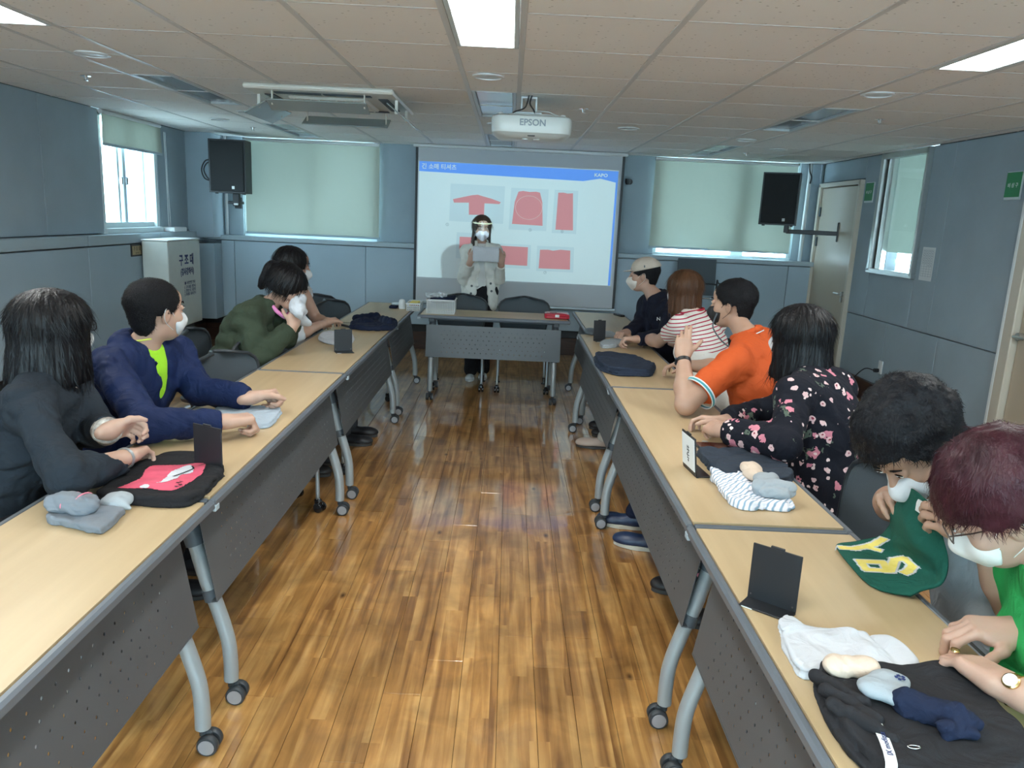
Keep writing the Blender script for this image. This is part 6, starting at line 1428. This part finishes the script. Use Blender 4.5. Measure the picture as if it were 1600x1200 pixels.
folded('folded_shirt', 'white shirt with blue and pink stripes, folded on the right row', 'shirt', [(.712, 2.464), (.772, 2.525), (.836, 2.489), (.85, 2.343), (.850, 2.265), (.886, 2.235), (.880, 2.164), (.80, 2.155), (.716, 2.158), (.692, 2.262)], wavy_mat(), 2, .011, seed=19, amp=.0035, freq=45)
def blob(name, label, cat, prims, m, seed, amp=.002, freq=60, h=.003, z=None):
    S = Sdf()
    for c_, r_ in prims: S.ell(c_, r_, None, .012)
    S.post = folds(seed, freq, amp)
    if z: S.cut((0, 0, z), (0, 0, -1))
    return tag(S.obj(name, h, m, None, 1), label, cat)
blob('rolled_sock', 'beige rolled sock on the blue-pink striped shirt', 'sock', [((.835, 2.44, TZ+.040), (.036, .045, .018)), ((.83, 2.38, TZ+.038), (.032, .04, .016))], M_beigec, 20)
blob('rolled_sock', 'grey rolled sock touching the beige sock on striped shirt', 'sock', [((.848, 2.325, TZ+.042), (.042, .035, .020))], M_sockp, 21)
S = Sdf(); S.cap((.80, 2.24, TZ+.045), (.885, 2.235, TZ+.042), .024, .026, .01); S.cap((.81, 2.21, TZ+.040), (.87, 2.205, TZ+.038), .016, .016, .003); S.post = folds(22, 80, .0022); tag(S.obj('rolled_sock', .003, M_sockp, None, 1), 'grey coiled sock nearest on the blue-pink striped shirt', 'sock')
# right near table
folded('folded_tshirt', 'white folded T-shirt beside the large black sign stand', 'shirt', [(.598, 1.477), (.632, 1.502), (.655, 1.464), (.738, 1.432), (.805, 1.421), (.824, 1.385), (.816, 1.32), (.73, 1.300), (.64, 1.295), (.583, 1.283), (.578, 1.34), (.584, 1.42)], M_whitec, 3, .008, seed=23, amp=.0036, freq=30, h=.003)
pt = folded('folded_trousers', 'black folded trousers with white waistband tape, nearest on right', 'trousers', [(.600, 1.270), (.615, 1.302), (.70, 1.296), (.80, 1.302), (.863, 1.31), (.886, 1.27), (.892, 1.118), (.845, 1.03), (.735, .98), (.640, .975), (.584, 1.03), (.572, 1.15), (.582, 1.23)], cloth_mat('trouser_charcoal', (.020, .020, .023)), 4, .0095, seed=24, amp=.0022, freq=26, h=.0035)
S = Sdf()
for k in range(3): S.cap((.588-.004*k, 1.24-.045*k, TZ+.036+.003*k), (.640, 1.16-.045*k, TZ+.040), .013, .010, .008)
S.post = folds(25, 60, .002); S.obj('waistband', .003, cloth_mat('trouser_charcoal', (.02, .02, .023)), pt, 1)
from mathutils.bvhtree import BVHTree
_m = pt.data; _bv = BVHTree.FromPolygons([v.co.copy() for v in _m.vertices], [tuple(p.vertices) for p in _m.polygons])
cl = bez([(.636, 1.128, 0), (.628, 1.085, 0), (.618, 1.040, 0), (.604, .996, 0)], 10); zt = []
for q in cl: hh = _bv.ray_cast(Vector((q.x, q.y, 2)), Vector((0, 0, -1))); zt.append((hh[0].z if hh[0] is not None else TZ+.038)+.0035)
zt = [max(zt[max(0, i_-2):i_+3]) for i_ in range(len(zt))]; V = []; F = []
for q, z_ in zip(cl, zt): V += [(q.x-.0085, q.y+.0015, z_), (q.x+.0085, q.y-.0015, z_), (q.x-.0085, q.y+.0015, z_-.0012), (q.x+.0085, q.y-.0015, z_-.0012)]
for i_ in range(len(cl)-1): o_ = i_*4; F += [(o_, o_+4, o_+5, o_+1), (o_+2, o_+3, o_+7, o_+6), (o_, o_+2, o_+6, o_+4), (o_+1, o_+5, o_+7, o_+3)]
F += [(0, 1, 3, 2)]; mesh_obj('waist_tape', V, F, M_paper, pt)
tx = text('tape_lettering', 'IX modizzz', .0125, Matrix.Identity(4), M_navy, pt, .0003)
tx.data.transform(frame((.6195, 1.048, max(zt)+.0008), (.21, .98, 0), (-.98, .21, 0)))
MB().tube([(.662+.010*math.cos(a), 1.045+.004*math.sin(a), TZ+.045) for a in [k*PI/8 for k in range(16)]], .0012, 6, closed=True).build('metal_tab', M_chrome, pt, True)
blob('rolled_sock', 'beige rolled sock between white T-shirt and black trousers', 'sock', [((.635, 1.252, TZ+.052), (.034, .026, .018)), ((.672, 1.250, TZ+.052), (.030, .026, .016))], M_beigec, 26)
gs = blob('grey_sock', 'pale grey ankle sock with a dark logo, on the black trousers', 'sock', [((.665, 1.185, TZ+.055), (.028, .030, .015)), ((.700, 1.205, TZ+.055), (.035, .028, .014)), ((.692, 1.165, TZ+.053), (.026, .028, .012))], M_sockp, 27, .0015)
mb = MB()
for k in range(5):
    a = k*2*PI/5+.3; c_ = Vector((.712+.006*math.cos(a), 1.196+.006*math.sin(a), TZ+.0685)); mb.prism([(-.0028, -.0028), (.0032, -.0018), (.0022, .0032), (-.0018, .0028)], .001, Matrix.Translation(c_) @ Matrix.Rotation(a, 4, 'Z'))
mb.build('sock_logo', M_navy, gs)
S = Sdf(); S.cap((.700, 1.150, TZ+.050), (.765, 1.105, TZ+.052), .022, .024, .015); S.cap((.755, 1.112, TZ+.053), (.792, 1.098, TZ+.050), .020, .010, .01); S.cap((.735, 1.085, TZ+.048), (.775, 1.078, TZ+.047), .014, .010, .006); S.post = folds(28, 70, .003); tag(S.obj('navy_sock', .003, M_navyc, None, 1), 'navy rolled sock beside the pale grey logo sock', 'sock')
# green jersey held by the man in grey
M_jer = cloth_mat('jersey_green', (.010, .085, .060), var=.08); M_yel = mat('letter_yellow', (.72, .58, .10), .8, col2=(.80, .66, .20), vscale=60)
rows = [[(.985, 1.775, .93), (.962, 1.69, .965), (.975, 1.62, .95)], [(.975, 1.79, .87), (.962, 1.69, .90), (1.0, 1.61, .885)], [(1.010, 1.865, .790), (.972, 1.70, .83), (1.02, 1.61, .825)], [(.966, 1.918, .738), (1.0, 1.762, .757), (1.01, 1.605, .775)], [(.902, 1.903, .730), (.900, 1.79, .731), (.975, 1.620, .748)], [(.89, 1.84, .728), (.888, 1.68, .728), (.955, 1.625, .732)]]
def gridsurf(rows, n, m_):
    R1 = [bez([Vector(p) for p in r], m_) for r in rows]; out = []
    for j in range(len(R1[0])): out.append(bez([r[j] for r in R1], n))
    return [[out[j][i_] for j in range(len(out))] for i_ in range(len(out[0]))]
G = gridsurf(rows, 7, 12); jf = wob(77, 38); V = []; F = []; nr, nc = len(G), len(G[0])
for i_, r in enumerate(G):
    for j, p in enumerate(r):
        q = np.array(p); fade = min(1, i_/8, (nr-1-i_)/6+.2); V.append(Vector((q[0]+.010*fade*float(jf(q[None])[0]), q[1], max(q[2]+.004*float(jf(q[None]*1.4)[0]), TZ+.006))))
N0 = len(V); V += [v-Vector((-.004, 0, .005)) for v in V]
for i_ in range(nr-1):
    for j in range(nc-1): a = i_*nc+j; F.append((a, a+1, a+nc+1, a+nc)); F.append((N0+a, N0+a+nc, N0+a+nc+1, N0+a+1))
ring = [j for j in range(nc)]+[i_*nc+nc-1 for i_ in range(1, nr)]+[(nr-1)*nc+j for j in range(nc-2, -1, -1)]+[i_*nc for i_ in range(nr-2, 0, -1)]
for k in range(len(ring)): a, b_ = ring[k], ring[(k+1) % len(ring)]; F.append((a, N0+a, N0+b_, b_))
jer = mesh_obj('green_jersey', V, F, M_jer, None, True); tag(jer, 'dark green jersey with yellow varsity letters, held to the face over the table', 'shirt')
def stroke(pts, wd): 
    out = []
    P_ = [Vector((x, y)) for x, y in pts]
    for a, b_ in zip(P_[:-1], P_[1:]):
        d = (b_-a).normalized(); n_ = Vector((-d.y, d.x))*wd; a2 = a-d*wd*.8; b2 = b_+d*wd*.8; out.append([tuple(a2+n_), tuple(b2+n_), tuple(b2-n_), tuple(a2-n_)])
    return out
from mathutils.bvhtree import BVHTree
for wd, m, lf, nm in ((.0185, M_whitec, .003, 'letter_outline'), (.0120, M_yel, .005, 'varsity_letter')):
    for g_ in ([(.960, 1.726), (1.0, 1.788), (1.030, 1.800), (1.028, 1.755), (1.002, 1.725), (.988, 1.715)], [(.905, 1.770), (.900, 1.725), (.950, 1.722), (.962, 1.770), (.905, 1.770)], [(.893, 1.850), (.925, 1.848), (.958, 1.862), (.990, 1.880), (1.035, 1.920)], [(.965, 1.860), (.985, 1.845)]):
        # union of strokes as one draped piece
        polys = stroke(g_, wd*.8); me = jer.data; bv = BVHTree.FromPolygons([v.co.copy() for v in me.vertices], [tuple(p.vertices) for p in me.polygons]); VV = []; FF = []; idx = {}; st = .0030
        xs = [p[0] for q in polys for p in q]; ys = [p[1] for q in polys for p in q]; x0, y0 = min(xs), min(ys)
        def ins(x, y, A):
            c = False; j = 3
            for i_ in range(4):
                if ((A[i_][1] > y) != (A[j][1] > y)) and x < (A[j][0]-A[i_][0])*(y-A[i_][1])/(A[j][1]-A[i_][1])+A[i_][0]: c = not c
                j = i_
            return c
        def vid(i_, j):
            if (i_, j) not in idx:
                x, y = x0+i_*st, y0+j*st; dr_ = Vector((x, y, .745-1.5405)).normalized(); hh = bv.ray_cast(Vector((0, 0, 1.5405)), dr_); idx[(i_, j)] = len(VV)
                q_ = (hh[0] if hh[0] is not None else Vector((x, y, TZ+.012)))-dr_*lf; VV.append(tuple(q_))
            return idx[(i_, j)]
        for i_ in range(int((max(xs)-x0)/st)+1):
            for j in range(int((max(ys)-y0)/st)+1):
                if any(ins(x0+(i_+.5)*st, y0+(j+.5)*st, A) for A in polys): FF.append((vid(i_, j), vid(i_+1, j), vid(i_+1, j+1), vid(i_, j+1)))
        mesh_obj(nm, VV, FF, m, jer, True)
q = MB().box((.9665, 1.665, .935), (.002, .022, .030), .0005).build('neck_label', M_paper, jer)
# cloth held by the presenter, and by the woman in green
def sheet(name, label, c, w_, h_, m, nrm_, seed, par=None, th=.006, sag=.01):
    c = Vector(c); n_ = Vector(nrm_).normalized(); ex = Vector((0, 0, 1)).cross(n_).normalized(); ez = n_.cross(ex); S = Sdf(); M_ = np.array([tuple(ex), tuple(n_), tuple(ez)]).T
    S.box(tuple(c), (w_/2, th, h_/2), M_, .004); S.box(tuple(c-ez*.004+n_*.007), (w_/2-.004, th*.7, h_/2-.006), M_, .004, .002); S.post = folds(seed, 22, .003); return tag(S.obj(name, .004, m, None, 1), label, 'cloth')
sheet('white_cloth', 'white folded cloth held up by the standing presenter', (-.208, 6.985, 1.205), .235, .135, M_whitec, (0.05, -1, .1), 31)
S = Sdf(); hc = np.array((-1.190, 4.37, .995)); S.box(hc, (.035, .060, .045), None, .02); S.ell(hc+np.array((.0, .0, .045)), (.04, .062, .025)); S.cap(hc+np.array((.02, -.05, -.03)), hc+np.array((.02, .03, -.09)), .03, .025, .03); S.post = folds(33, 40, .006); tag(S.obj('white_cloth', .005, M_whitec, None, 1), 'white cloth pressed to the face of the woman in olive', 'cloth')
